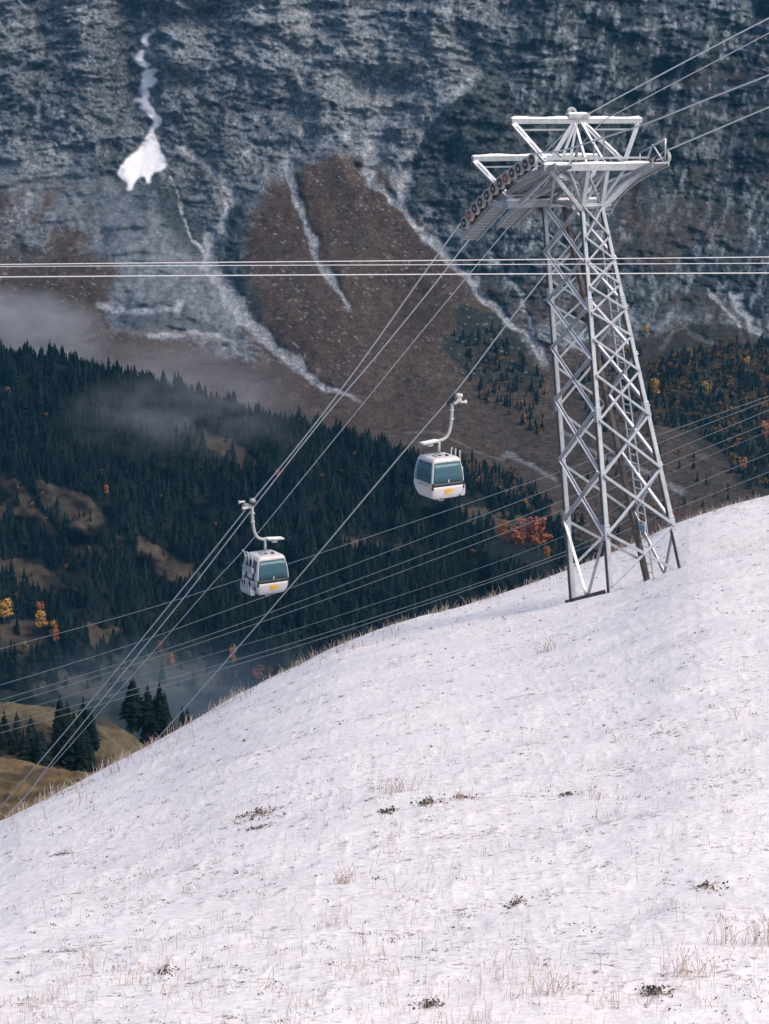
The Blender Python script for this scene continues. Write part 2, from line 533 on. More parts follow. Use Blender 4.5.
def mountain():
    px, py = PX, PY
    x = px / 100; y = py / 100
    warp = 14 * fbm(px / 55, py / 55, 3, 41)
    warp = warp + 9 * fbm(px / 15, py / 15, 3, 42)
    wx, wy = px + warp, py + 12 * fbm(px / 60, py / 60, 3, 43)
    # ---- masks of what covers the slope
    fan = np.maximum(in_poly(wx, wy, [(262, 190), (300, 175), (345, 150), (372, 165), (420, 225), (500, 310), (560, 380), (580, 480), (420, 470),
                                      (300, 415), (255, 345), (238, 300), (245, 240)]),
                     in_poly(wx, wy, [(-200, 285), (40, 262), (105, 270), (108, 330), (200, 342), (300, 378), (420, 430), (520, 390), (560, 350), (690, 330), (800, 345), (1000, 345), (1000, 760), (-200, 760)]))
    fan = fan.astype(float)
    fan = np.maximum(fan, 0.85 * in_poly(wx, wy, [(-200, 190), (20, 170), (60, 195), (90, 240), (110, 275), (-200, 300)]) * (fbm(px / 14, py / 9, 4, 51) > -.05))
    redp = in_poly(wx, wy, [(600, 165), (640, 150), (690, 175), (685, 235), (640, 232), (600, 222)]) | in_poly(wx, wy, [(640, 68), (700, 55), (800, 45), (800, 80), (690, 90)]) \
        | in_poly(wx, wy, [(690, 300), (720, 290), (800, 350), (800, 400), (700, 360)])
    fan = np.maximum(fan, 0.62 * redp * smooth(-.25, .25, fbm(px / 12, py / 12, 4, 52)))
    shrub = in_poly(wx, wy, [(490, 70), (520, 100), (525, 215), (505, 235), (450, 225), (415, 200), (410, 170), (440, 115)]) | in_poly(wx, wy, [(452, 305), (500, 320), (545, 365), (540, 395), (480, 380), (445, 345)])
    right = smooth(455, 520, wx + 0.25 * (wy - 150)) * smooth(345, 300, wy)
    dark = 0.75 * shrub
    greyscree = np.maximum(in_poly(wx, wy, [(-60, 165), (90, 165), (170, 205), (205, 262), (250, 335), (215, 345), (110, 330), (100, 275), (70, 225)]), 0).astype(float)
    scree = np.zeros_like(px); carve = np.zeros_like(px); grit = fbm(px / 4, py / 4, 3, 61)
    for pts, w0, w1 in ((S1, 3, 8), (S2, 4, 2.5), (S3, 7, 2.6), (S4, 3, 5), (S5, 2.5, 1.6), (S6, 1.5, 1.5), (S7, 2, 1), (S8, 3, 1), (S9, 5, 3), (S10, 1.6, 2), (S11, 2, 3), (S12, 3, 3)):
        d, t = poly_dist(px + 5 * fbm(px / 22, py / 22, 2, 63), py + 4 * fbm(px / 18, py / 18, 2, 64), pts)
        w = w0 + (w1 - w0) * t
        if pts is S1: w = np.where(t < .55, 4.5 + 4 * t, 7.5 - 6 * np.maximum(t - .75, 0) / .25)
        w = w * (1 + 0.55 * fbm(px / 13, py / 13, 2, 65))
        k = smooth(1.35, 0.6, d / np.maximum(w, .5) + 0.35 * grit)
        fade = smooth(1.0, 0.93, t)
        scree = np.maximum(scree, k * fade * (.5 if pts is S11 or pts is S12 else 1))
        carve = np.maximum(carve, np.exp(-(d / (w * 2.2)) ** 2) * fade * np.minimum(w / 5, 1.3))
    track = np.zeros_like(px)
    for pts, w in ((TRK, 1.1), (PATH, 1.4)):
        d, t = poly_dist(px, py + 2 * fbm(px / 20, py / 20, 2, 66), pts)
        track = np.maximum(track, smooth(1.6, .6, d / w))
    # terraces of grey gravel at the foot of the scree cone
    grav = in_poly(px + 3 * fbm(px / 9, py / 9, 2, 71), py + 3 * fbm(px / 9, py / 9, 2, 72), [(104, 312), (135, 303), (180, 303), (200, 320), (222, 332), (210, 338), (160, 334), (118, 330)])
    gravl, _ = poly_dist(px, py + 3 * fbm(px / 9, py / 9, 2, 72), [(100, 305), (128, 313), (178, 308), (182, 300)])
    gravl2, _ = poly_dist(px, py + 3 * fbm(px / 9, py / 9, 2, 72), [(150, 336), (190, 333), (225, 338), (240, 352)])
    gl = smooth(4.5, 1.5, np.minimum(gravl, gravl2) + 2 * grit)
    # snow couloir with its fan-shaped foot
    snow = in_poly(px + 1.3 * fbm(px / 6, py / 6, 3, 81), py + 1.3 * fbm(px / 6, py / 6, 3, 82),
                   [(148, 134), (154, 135), (159, 145), (166, 160), (167, 167), (162, 171), (156, 172), (152, 174), (149, 185), (146, 184), (145, 176), (139, 177), (135, 182), (132, 191), (126, 191), (129, 180), (123, 182), (122, 178), (117, 176), (119, 169), (127, 159), (139, 148)]).astype(float)
    ds, ts = poly_dist(px + 2.5 * fbm(px / 9, py / 9, 3, 83), py, [(145, 8), (142, 20), (155, 32), (143, 36), (147, 46), (137, 60), (152, 70), (146, 80), (143, 100), (152, 115), (160, 120), (150, 134)])
    sw = np.interp(ts, [0, .08, .2, .3, .4, .5, .6, .7, .8, .9, 1], [1.2, 1.2, 1, 4.5, 2.2, 3.4, 7.5, 7.5, 3.5, 3, 3])
    snow = np.maximum(snow, (ds < sw * (1 + 0.9 * fbm(px / 5, py / 5, 3, 84))) & (fbm(px / 7, py / 5, 3, 85) > -.32))
    hollow = np.exp(-(((px - 120) / 40) ** 2 + ((py - 165) / 24) ** 2))
    # ---- relief (metres along the slope normal)
    snow = smooth(.25, .75, blur(np.clip(snow, 0, 1).astype(float), 1))
    rock = 1 - blur(np.clip(fan + scree * .6, 0, 1), 5)
    fan = blur(fan, 6); fan = smooth(.18, .82, fan + .45 * fbm(px / 7, py / 7, 4, 55, .65) * smooth(0, .25, fan) * smooth(1, .75, fan))
    greyscree = blur(greyscree, 6)
    dipy = py + 0.22 * np.minimum(px, 160) - 0.05 * np.maximum(px - 160, 0) + 12 * fbm(px / 90, py / 90, 2, 90)
    strata = fbm(px / 110, dipy / 20, 5, 21, .62) * 1.3
    flute = ridged((px + .25 * py) / 26, py / 90, 4, 22, .55)
    big = fbm(px / 130, py / 130, 3, 23)
    crag = fbm(px / 30 + .3 * fbm(px / 20, py / 20, 2, 2), py / 26, 6, 24, .68) * 1.5
    disp = 34 * big + rock * (16 * strata + (6 + 6 * right) * flute * smooth(330, 60, py) + 17 * crag * (1 - .7 * blur(greyscree, 8)) + 22 * fbm(px / 52, (py + .3 * px) / 36, 4, 28, .6)) + (1 - rock) * (4 * fbm(px / 16, py / 12, 4, 25))
    up_ = smooth(190, 30, py)
    disp += up_ * (34 * fbm(px / 75, dipy / 30, 5, 27, .6))
    # buttresses (+) and gullies (-) that shape the wall
    for pts_, amp, w_ in (([(55, -80), (75, 40), (100, 130)], 38, 20), ([(20, -80), (30, 40), (50, 120)], -26, 16), ([(190, -80), (178, 30), (172, 105)], 40, 18), ([(222, -60), (215, 40), (205, 95)], -34, 14),
                          ([(262, -60), (256, 50), (250, 130)], 32, 16), ([(298, -40), (300, 50), (302, 140)], -28, 12), ([(335, -40), (336, 80), (330, 160)], 26, 15), ([(384, -60), (382, 40), (376, 130)], -30, 14),
                          ([(425, -60), (432, 40), (420, 100)], 34, 17), ([(470, -60), (478, 30), (470, 80)], -26, 13), ([(530, -60), (540, 60), (530, 200)], 34, 18), ([(575, -60), (585, 80), (580, 230)], -28, 14),
                          ([(618, -60), (622, 100), (615, 290)], 32, 16), ([(655, -60), (660, 110), (668, 300)], -34, 14), ([(705, -60), (712, 130), (705, 270)], 38, 18), ([(745, -60), (750, 140), (742, 280)], -28, 13)):
        d_, t_ = poly_dist(px + .22 * (py - 40) + 30 * fbm(px / 60, py / 45, 4, 57), py, pts_)
        disp += amp * .42 * np.exp(-(d_ / w_) ** 2) * smooth(1.0, .75, t_)
    # buttress and couloir left of the middle, hollow round the snow fan
    dg, tg = poly_dist(px, py, [(120, -60), (126, 20), (135, 80), (146, 140)])
    disp -= 55 * np.exp(-(dg / 24) ** 2)
    dg2, _ = poly_dist(px, py, [(185, 95), (200, 140), (190, 200), (212, 255)])
    disp -= 28 * np.exp(-(dg2 / 22) ** 2) + 26 * hollow
    disp -= 17 * carve
    disp += 10 * np.exp(-((py - 100 + .1 * px) / 14) ** 2) * smooth(180, 260, px) * smooth(500, 420, px)
    sb = blur(np.clip(snow, 0, 1), 2)
    disp = disp * (1 - np.clip(sb, 0, 1) * .9) + blur(disp, 10) * np.clip(sb, 0, 1) * .9
    D = np.interp(py, MY[::-1], MD[::-1])
    D = D + 120 * fbm(px / 260, py / 400, 2, 91) * smooth(640, 420, py)
    P = at_y(px, py, D)
    P = P - P / np.linalg.norm(P, axis=-1, keepdims=True) * (disp * 1.25)[..., None]
    # ---- albedo
    n1 = fbm(px / 7, py / 7.5, 5, 31, .66)[..., None]; n2 = fbm(px / 60, py / 45, 4, 32)[..., None]; n3 = fbm(px / 2.4, py / 2.6, 2, 33, .7)[..., None]
    streak = fbm((px + .25 * py) / 4, py / 17, 4, 34, .66)[..., None]
    lay = fbm(px / 20, dipy / 5, 4, 35, .62)[..., None]
    c = lambda *v: np.array(v)
    rockc = c(.182, .205, .230) * (1 + .38 * n1 + .28 * n2 + (.2 + .35 * smooth(250, 420, px))[..., None] * streak + .26 * lay + .8 * n3)
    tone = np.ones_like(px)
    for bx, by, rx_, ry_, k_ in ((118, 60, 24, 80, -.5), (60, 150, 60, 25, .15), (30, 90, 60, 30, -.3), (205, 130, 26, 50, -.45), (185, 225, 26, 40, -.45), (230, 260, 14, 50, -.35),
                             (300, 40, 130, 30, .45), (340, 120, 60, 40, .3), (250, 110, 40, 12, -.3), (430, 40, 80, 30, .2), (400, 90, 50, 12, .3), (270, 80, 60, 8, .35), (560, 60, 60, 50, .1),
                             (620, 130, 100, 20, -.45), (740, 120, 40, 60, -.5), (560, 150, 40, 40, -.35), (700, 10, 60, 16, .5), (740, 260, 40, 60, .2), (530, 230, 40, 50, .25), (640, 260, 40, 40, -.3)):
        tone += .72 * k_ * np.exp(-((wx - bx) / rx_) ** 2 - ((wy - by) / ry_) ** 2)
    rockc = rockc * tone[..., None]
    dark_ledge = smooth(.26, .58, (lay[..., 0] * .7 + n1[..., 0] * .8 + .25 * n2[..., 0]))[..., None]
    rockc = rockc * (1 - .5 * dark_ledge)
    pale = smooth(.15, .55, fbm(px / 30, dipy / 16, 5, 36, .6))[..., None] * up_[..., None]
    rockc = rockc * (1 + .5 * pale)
    lo_ = .062
    rockc = np.where(rockc < lo_ * 1.8, lo_ + (rockc - lo_) * .45, rockc) * np.array([1.0, 1.0, 1.0])
    rockc = np.clip(rockc, .04, .34)
    frostt = smooth(-.02, .42, fbm((px + .2 * py) / 4.5, py / 15, 4, 37, .65) + .35 * n2[..., 0])[..., None]
    rightc = c(.030, .043, .051) * (1 - frostt) + c(.215, .245, .275) * frostt
    rightc = rightc * (1 + .45 * n1 + .3 * n3) * tone[..., None]
    brown = c(.094, .066, .053) * (1 + .35 * n1 + .38 * n2 + .18 * n3)
    olive = c(.066, .055, .042) * (1 + .3 * n1)
    om = smooth(0, .5, n2[..., 0] + smooth(300, 420, py) * .3)[..., None] * .6
    brown = brown * (1 - om) + olive * om
    lowm = smooth(330, 380, py)[..., None]
    brown = brown * (1 - lowm * .25) + c(.105, .082, .068) * lowm * .25
    screec = c(.34, .365, .395) * (1 + .45 * n3 + .3 * grit[..., None])
    gsc = c(.165, .185, .208) * (1 + .3 * n1 + .3 * lay + .15 * streak + .3 * n3)
    def mix(a, b, k): return a * (1 - k[..., None]) + b * k[..., None]
    A = mix(rockc, gsc, greyscree * .85)
    A = mix(A, rightc, right * .9)
    A = mix(A, brown, fan)
    A = mix(A, brown * .85, right * .55 * smooth(0, .4, fbm(px / 45, py / 40, 4, 53)) * smooth(90, 160, py))
    A = mix(A, brown * .9, .75 * smooth(-.05, .3, fbm(px / 22, py / 14, 5, 54, .62)) * smooth(125, 60, px) * smooth(165, 205, py) * smooth(345, 300, py))
    edge_ = smooth(.0, .35, fbm(px / 12, py / 12, 4, 56)) * smooth(470, 520, px) * smooth(235, 290, py) * smooth(400, 350, py) * smooth(640, 600, px)
    A = mix(A, brown, .8 * edge_)
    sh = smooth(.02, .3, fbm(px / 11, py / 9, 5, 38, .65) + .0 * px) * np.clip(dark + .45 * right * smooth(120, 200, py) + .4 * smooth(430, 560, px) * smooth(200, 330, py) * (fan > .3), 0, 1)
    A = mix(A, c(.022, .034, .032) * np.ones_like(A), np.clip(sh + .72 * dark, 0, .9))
    # dark gully flanks either side of the main stream bed
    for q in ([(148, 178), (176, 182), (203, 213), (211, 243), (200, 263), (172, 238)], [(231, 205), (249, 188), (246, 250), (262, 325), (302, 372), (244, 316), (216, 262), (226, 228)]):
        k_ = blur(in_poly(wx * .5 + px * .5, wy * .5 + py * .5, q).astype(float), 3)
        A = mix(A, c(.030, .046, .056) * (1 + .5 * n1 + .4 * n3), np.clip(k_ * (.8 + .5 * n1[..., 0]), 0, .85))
    # rock ledges by colour alone: pale tread above, painted shade on the riser below
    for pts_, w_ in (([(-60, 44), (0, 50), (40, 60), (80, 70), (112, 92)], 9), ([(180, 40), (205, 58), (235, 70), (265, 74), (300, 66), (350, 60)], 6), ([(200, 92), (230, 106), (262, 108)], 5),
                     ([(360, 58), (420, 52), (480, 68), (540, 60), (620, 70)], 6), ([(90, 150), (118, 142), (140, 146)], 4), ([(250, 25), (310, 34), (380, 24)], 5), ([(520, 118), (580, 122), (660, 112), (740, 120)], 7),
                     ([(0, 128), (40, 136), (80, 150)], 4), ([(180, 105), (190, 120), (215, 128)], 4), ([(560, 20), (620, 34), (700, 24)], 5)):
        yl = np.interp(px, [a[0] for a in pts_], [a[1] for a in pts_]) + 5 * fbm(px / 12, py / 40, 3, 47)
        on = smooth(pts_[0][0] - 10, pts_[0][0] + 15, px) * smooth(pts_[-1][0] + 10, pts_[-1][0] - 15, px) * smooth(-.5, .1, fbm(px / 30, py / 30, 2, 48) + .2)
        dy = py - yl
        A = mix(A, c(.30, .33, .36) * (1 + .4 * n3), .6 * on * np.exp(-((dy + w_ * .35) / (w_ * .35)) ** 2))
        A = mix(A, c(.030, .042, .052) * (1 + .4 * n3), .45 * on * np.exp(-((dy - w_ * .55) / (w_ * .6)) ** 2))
    stones = ((fbm(px / 2.2, py / 2.2, 2, 39, .7) > .58) & (fbm(px / 30, py / 30, 2, 40) > -.1)) * fan * smooth(420, 330, py)
    A = mix(A, c(.27, .27, .275) * np.ones_like(A), stones * .8)
    speck = ((fbm(px / 3.2, py / 2.6, 2, 44, .7) > .5)) * fan * smooth(300, 380, py) * smooth(260, 400, px)
    A = mix(A, c(.03, .035, .03) * np.ones_like(A), speck * .8)
    A = mix(A, c(.105, .122, .14) * np.ones_like(A) * (1 + .1 * n1), grav * .9)
    A = mix(A, screec, gl * .85)
    A = mix(A, c(.19, .165, .145) * np.ones_like(A), track * .6)
    A = mix(A, screec, np.clip(scree, 0, 1) * .92)
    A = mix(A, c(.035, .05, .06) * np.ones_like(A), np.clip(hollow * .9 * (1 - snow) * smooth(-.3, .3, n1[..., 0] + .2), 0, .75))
    # forest floor low on the right-hand side
    fl = in_poly(wx, wy, [(620, 345), (700, 330), (1000, 350), (1000, 480), (760, 500), (690, 430), (640, 420)]).astype(float)
    A = mix(A, c(.035, .037, .028) * np.ones_like(A) * (1 + .4 * n1), fl * .8)
    A = np.clip(A, .012, .6)
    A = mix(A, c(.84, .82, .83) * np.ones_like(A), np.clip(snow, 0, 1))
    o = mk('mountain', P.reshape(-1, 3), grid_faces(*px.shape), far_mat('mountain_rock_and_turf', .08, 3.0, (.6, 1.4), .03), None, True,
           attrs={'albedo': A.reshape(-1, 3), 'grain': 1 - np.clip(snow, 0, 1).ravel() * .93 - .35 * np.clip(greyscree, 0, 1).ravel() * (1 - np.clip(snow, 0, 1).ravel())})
    tag(o, kind='structure')
    return P
MP = mountain()

# ================================================================== SETTING: forested hillside before the mountain
RIDGE = [(-200, 338), (0, 356), (60, 360), (100, 372), (150, 384), (200, 400), (250, 416), (300, 427), (350, 441), (400, 456), (450, 474), (500, 500), (545, 522), (600, 552), (700, 600), (960, 700)]
def ridge_y(px): return np.interp(px, [r[0] for r in RIDGE], [r[1] for r in RIDGE])
def hill_D(px, py):
    t = (py - ridge_y(px)) / 330.0
    Dr = 3620 - 0.45 * np.clip(px, -200, 960)
    D = np.where(t < 0, Dr + 0 * t, Dr - 620 * t)
    D = D + (70 * fbm(px / 90, py / 60, 3, 101) + 22 * fbm(px / 25, py / 18, 3, 102)) * smooth(0, .12, t)
    return D
MEADOWS = [
    [(0, 470), (18, 478), (30, 500), (45, 520), (65, 540), (95, 545), (115, 555), (105, 562), (75, 553), (50, 545), (30, 530), (0, 520)],
    [(-60, 548), (0, 556), (30, 560), (50, 570), (65, 585), (85, 590), (60, 598), (25, 588), (0, 575), (-60, 570)],
    [(0, 625), (15, 618), (38, 622), (48, 640), (30, 655), (0, 650)],
    [(84, 622), (115, 626), (130, 632), (118, 645), (92, 648)],
    [(138, 535), (160, 545), (190, 565), (205, 580), (180, 588), (155, 570), (140, 555)],
    [(205, 430), (240, 445), (262, 462), (250, 470), (220, 455), (195, 440)],
    [(30, 480), (80, 490), (110, 520), (130, 545), (100, 540), (60, 525), (40, 505)],
    [(335, 536), (375, 540), (405, 545), (395, 556), (350, 552)],
    [(455, 505), (500, 510), (530, 520), (540, 545), (510, 540), (470, 525)],
    [(50, 668), (110, 660), (230, 664), (230, 690), (120, 700), (40, 690)],
    [(140, 660), (165, 650), (200, 668), (180, 680)],
]
def meadow(px, py):
    wx = px + 6 * fbm(px / 18, py / 18, 3, 111); wy = py + 4 * fbm(px / 18, py / 18, 3, 112)
    m = np.zeros(px.shape, bool)
    for q in MEADOWS: m |= in_poly(wx, wy, q)
    return m
def forest_hill():
    pxs = np.linspace(-190, 720, 330)
    ts = np.concatenate([np.linspace(-0.35, 0, 12)[:-1], np.linspace(0, 1.35, 190)])
    T, X = np.meshgrid(ts, pxs, indexing='ij')
    Y = ridge_y(X) + np.maximum(T, 0) * 330
    D = hill_D(X, Y)
    P = at_y(X, Y, D)
    back = np.maximum(-T, 0) / .35           # the far side falls away behind the ridge
    P[..., 1] += back * 260; P[..., 2] -= back ** 1.3 * 190
    md = meadow(X, Y)
    n1 = fbm(X / 9, Y / 7, 4, 121, .6)[..., None]; n2 = fbm(X / 30, Y / 16, 3, 122)[..., None]
    floor_ = np.array([.008, .013, .013]) * (1 + .4 * n1)
    grass = np.array([.062, .048, .035]) * (1 + .35 * n1 + .35 * n2)
    scrub = smooth(.12, .4, fbm(X / 7, Y / 5, 4, 123, .65))[..., None]
    grass = grass * (1 - .7 * scrub) + np.array([.03, .038, .03]) * .7 * scrub
    A = np.where(md[..., None], grass, floor_)
    low = smooth(625, 665, Y)[..., None]
    A = A * (1 - .6 * low) + np.array([.03, .036, .034]) * .6 * low
    o = mk('forested_hillside', P.reshape(-1, 3), grid_faces(*T.shape), far_mat('hillside_turf', .05, 3.0), None, True, attrs={'albedo': np.clip(A, .01, .6).reshape(-1, 3)})
    tag(o, kind='structure')
forest_hill()

# ================================================================== SETTING: two grassy spurs low on the left
SPUR = [(-220, 684), (-60, 697), (0, 702), (30, 704), (60, 709), (90, 716), (115, 722), (128, 732), (150, 750), (190, 790), (260, 850), (420, 960)]
FIELD = [(-220, 742), (-60, 750), (0, 757), (20, 760), (60, 770), (100, 772), (140, 768), (200, 790), (300, 850)]
def spur(name, line, D0, D1, depth, cols, seed, mat):
    pxs = np.linspace(-210, 330, 260)
    ts = np.concatenate([np.linspace(-.5, 0, 14)[:-1], np.linspace(0, 1, 110)])
    T, X = np.meshgrid(ts, pxs, indexing='ij')
    yr = np.interp(X, [a for a, b in line], [b for a, b in line])
    yr = (yr + np.interp(X - 8, [a for a, b in line], [b for a, b in line]) + np.interp(X + 8, [a for a, b in line], [b for a, b in line])) / 3
    Tp = np.maximum(T, 0)
    Y = yr + depth * Tp
    D = D0 + (D1 - D0) * Tp ** .75 + (12 * fbm(X / 40, Y / 25, 3, seed)) * smooth(0, .15, T)
    P = at_y(X, Y, D)
    b = np.maximum(-T, 0) / .5
    P[..., 1] += b * 160; P[..., 2] -= b ** 1.2 * 110
    P[..., 2] += 0.9 * fbm(X / 5, Y / 3, 3, seed + 5) * (D0 / 1000)
    n1 = fbm(X / 8, Y / 3.5, 4, seed + 1, .6)[..., None]; n2 = fbm(X / 35, Y / 14, 3, seed + 2)[..., None]
    A = np.array(cols[0]) * (1 + .3 * n1 + .25 * n2)
    k = smooth(-.1, .35, n2[..., 0] + .4 * n1[..., 0] + (Tp * 1.2 - .5) * .4 + (.22 if seed == 201 else 0) * smooth(.02, .12, Tp))[..., None]
    A = A * (1 - k) + np.array(cols[1]) * (1 + .3 * n1) * k
    if seed == 201:
        d, t = poly_dist(X, Y, [(95, 725), (112, 740), (130, 757), (145, 768)])
        tr = smooth(2.2, .8, d)[..., None]
        A = A * (1 - .6 * tr) + np.array([.15, .125, .08]) * .6 * tr
    else:
        d, t = poly_dist(X, Y + 3 * fbm(X / 20, Y / 20, 2, 9), [(-60, 770), (20, 778), (60, 785), (100, 780)])
        tr = smooth(5, 1.5, d)[..., None]
        A = A * (1 - .6 * tr) + np.array([.035, .028, .018]) * .6 * tr
        d, t = poly_dist(X, Y + 3 * fbm(X / 20, Y / 20, 2, 19), [(-60, 802), (0, 800), (50, 792), (80, 790)])
        tr = smooth(6, 2, d)[..., None]
        A = A * (1 - .7 * tr) + np.array([.03, .022, .015]) * .7 * tr
    o = mk(name, P.reshape(-1, 3), grid_faces(*T.shape), mat, None, True, attrs={'albedo': np.clip(A, .01, .6).reshape(-1, 3)})
    tag(o, kind='structure')
    return lambda px, t: at_y(px, np.interp(px, [a for a, b in line], [b for a, b in line]) + depth * t, D0 + (D1 - D0) * t ** .75)
turf = far_mat('autumn_turf', .35, 0.6, (.6, 1.4))
spur_at = spur('grass_spur', SPUR, 1150, 800, 150, ((.115, .095, .052), (.050, .040, .030)), 201, turf)
field_at = spur('grass_field', FIELD, 640, 360, 120, ((.15, .105, .050), (.080, .053, .028)), 221, turf)

# ================================================================== trees
def spruce_low(seed):
    """small distant spruce: ragged stacked skirts, unit height"""
    r = random.Random(seed); V = []; Fc = []
    L = 5
    for l in range(L):
        z0 = .06 + .80 * l / L; z1 = min(z0 + .36 - .02 * l, 1.0)
        R = (.19 - .032 * l) * r.uniform(.85, 1.15)
        k = 8; a0 = r.uniform(0, 6)
        top = len(V); V.append((r.uniform(-.01, .01), r.uniform(-.01, .01), z1))
        for j in range(k):
            rr = R * (1.15 if j % 2 == 0 else .62) * r.uniform(.8, 1.2)
            a = a0 + 2 * math.pi * j / k
            V.append((rr * math.cos(a), rr * math.sin(a), z0 + (r.uniform(-.03, .01) if j % 2 == 0 else r.uniform(.02, .06))))
        for j in range(k): Fc.append((top, top + 1 + j, top + 1 + (j + 1) % k))
    b = len(V)
    for s in range(3):
        a = 2 * math.pi * s / 3
        V.append((.018 * math.cos(a), .018 * math.sin(a), -.08)); V.append((.014 * math.cos(a), .014 * math.sin(a), .25))
    for s in range(3):
        i, j = b + 2 * s, b + 2 * ((s + 1) % 3)
        Fc.append((i, j, j + 1)); Fc.append((i, j + 1, i + 1))
    return np.array(V), np.array(Fc)

def spruce_crown(seed, whorls=17, slim=1.0):
    r = random.Random(seed); V = []; Fc = []
    for w in range(whorls):
        t = w / (whorls - 1)
        z = .10 + .86 * t
        R = .185 * slim * (1 - t) ** .85 * r.uniform(.8, 1.15) + .012
        k = 9 if w < whorls - 4 else 6
        a0 = r.uniform(0, 6)
        for j in range(k):
            if r.random() < .08: continue
            a = a0 + 2 * math.pi * (j + r.uniform(-.25, .25)) / k
            L = R * r.uniform(.7, 1.2); wd = .34 * L + .006
            ca, sa = math.cos(a), math.sin(a)
            drop = L * r.uniform(.35, .65)
            zz = z + r.uniform(-.012, .012)
            b = len(V)
            V += [(0, 0, zz + .03), (ca * L * .55 - sa * wd, sa * L * .55 + ca * wd, zz - drop * .55), (ca * L, sa * L, zz - drop), (ca * L * .55 + sa * wd, sa * L * .55 - ca * wd, zz - drop * .6),
                  (ca * L * .5, sa * L * .5, zz - drop * .25 + .012)]
            Fc += [(b, b + 1, b + 4), (b + 1, b + 2, b + 4), (b + 2, b + 3, b + 4), (b + 3, b, b + 4)]
    b = len(V); V += [(0, 0, 1.0), (.01, 0, .93), (-.006, .008, .93), (-.006, -.008, .93)]
    Fc += [(b, b + 1, b + 2), (b, b + 2, b + 3), (b, b + 3, b + 1)]
    return V, Fc

def trunk_v(h=.5, r0=.02):
    return tube_v([(0, 0, -.06), (0, 0, h * .4), (0, 0, h)], [r0, r0 * .75, r0 * .3], 6)

def broad_crown(seed, n=420, h0=.24, leaf=1.0):
    """autumn broadleaf: leaf clumps spread through uneven lobes, unit height"""
    r = random.Random(seed); V = []; Fc = []
    lobes = [(r.uniform(-.16, .16), r.uniform(-.16, .16), r.uniform(h0 + .14, .84), r.uniform(.12, .22)) for _ in range(9)]
    for i in range(n):
        lx, ly, lz, lr = r.choice(lobes)
        v = np.array([r.gauss(0, 1), r.gauss(0, 1), r.gauss(0, 1)]); v /= np.linalg.norm(v)
        p = np.array([lx, ly, lz]) + v * lr * r.uniform(.35, 1.05) ** .6
        if p[2] > 1: p[2] = 1 - r.uniform(0, .05)
        s = r.uniform(.014, .035) * leaf
        a = np.array([r.gauss(0, 1), r.gauss(0, 1), r.gauss(0, 1)]); a /= np.linalg.norm(a)
        q = np.cross(a, v + .3); q /= np.linalg.norm(q) + 1e-6
        b = len(V)
        V += [p - a * s - q * s * .6, p + a * s - q * s * .7, p + a * s * .8 + q * s, p - a * s * .9 + q * s * .8]
        Fc.append((b, b + 1, b + 2, b + 3))
    return V, Fc

def broad_trunk(seed):
    r = random.Random(seed)
    parts = [tube_v([(0, 0, -.06), (.01, 0, .25), (0, .01, .55), (.01, 0, .8)], [.03, .022, .014, .004], 6)]
    for i in range(5):
        a = r.uniform(0, 6.3); z = r.uniform(.22, .5)
        parts.append(tube_v([(0, 0, z), (.1 * math.cos(a), .1 * math.sin(a), z + .12), (.2 * math.cos(a), .2 * math.sin(a), z + .27)], [.012, .008, .003], 5))
    return join(parts)

def foliage(name, c1, c2, c3, scale=0.15, attr=False):
    m, nt, p = nodes(name)
    ge = N(nt, "ShaderNodeNewGeometry"); oi = N(nt, "ShaderNodeObjectInfo")
    no = N(nt, "ShaderNodeTexNoise", i_Scale=scale, i_Detail=4, i_Roughness=.7)
    nt.links.new(ge.outputs["Position"], no.inputs["Vector"])
    if attr:
        src = N(nt, "ShaderNodeAttribute", attribute_name="tint").outputs["Fac"]
    else:
        src = oi.outputs["Random"]
    ad = N(nt, "ShaderNodeMath", operation='MULTIPLY_ADD'); ad.inputs[1].default_value = .5
    nt.links.new(no.outputs["Fac"], ad.inputs[0])
    h = N(nt, "ShaderNodeMath", operation='MULTIPLY'); h.inputs[1].default_value = .5
    nt.links.new(src, h.inputs[0]); nt.links.new(h.outputs[0], ad.inputs[2])
    r = ramp(nt, ad.outputs[0], [(.2, c1), (.5, c2), (.8, c3)])
    nt.links.new(r.outputs[0], p.inputs["Base Color"])
    p.inputs["Roughness"].default_value = .9; p.inputs["Specular IOR Level"].default_value = .1
    return m
M['spruce'] = foliage('spruce_needles', (.003, .008, .009), (.006, .014, .014), (.014, .024, .020))
M['spruce_mass'] = foliage('forest_needles', (.0025, .007, .0085), (.0055, .012, .0135), (.016, .026, .022), attr=True)
M['gold'] = foliage('golden_leaves', (.22, .12, .02), (.36, .19, .04), (.46, .26, .06), .5)
M['orange'] = foliage('orange_leaves', (.20, .07, .025), (.34, .12, .04), (.42, .17, .06), .5)
M['rust'] = foliage('rust_leaves', (.10, .035, .02), (.19, .06, .03), (.26, .09, .05), .4)
M['olive'] = foliage('yellowing_leaves', (.10, .075, .02), (.17, .12, .035), (.25, .17, .05), .4)
M['mass_autumn'] = foliage('far_autumn_leaves', (.05, .036, .017), (.12, .068, .024), (.25, .13, .038), .3, attr=True)
M['bark'] = noisy('bark', (.03, .025, .02), (.08, .065, .055), 8, .95)

def ridge_free(px, py): return py > ridge_y(px)
def crest_y(px): return np.interp(px, [c[0] for c in CREST], [c[1] for c in CREST])
def mountain_point(px, py):
    i = np.interp(py, mpy, np.arange(len(mpy))); j = np.interp(px, mpx, np.arange(len(mpx)))
    i0 = np.clip(np.round(i).astype(int), 0, len(mpy) - 1); j0 = np.clip(np.round(j).astype(int), 0, len(mpx) - 1)
    return MP[i0, j0]

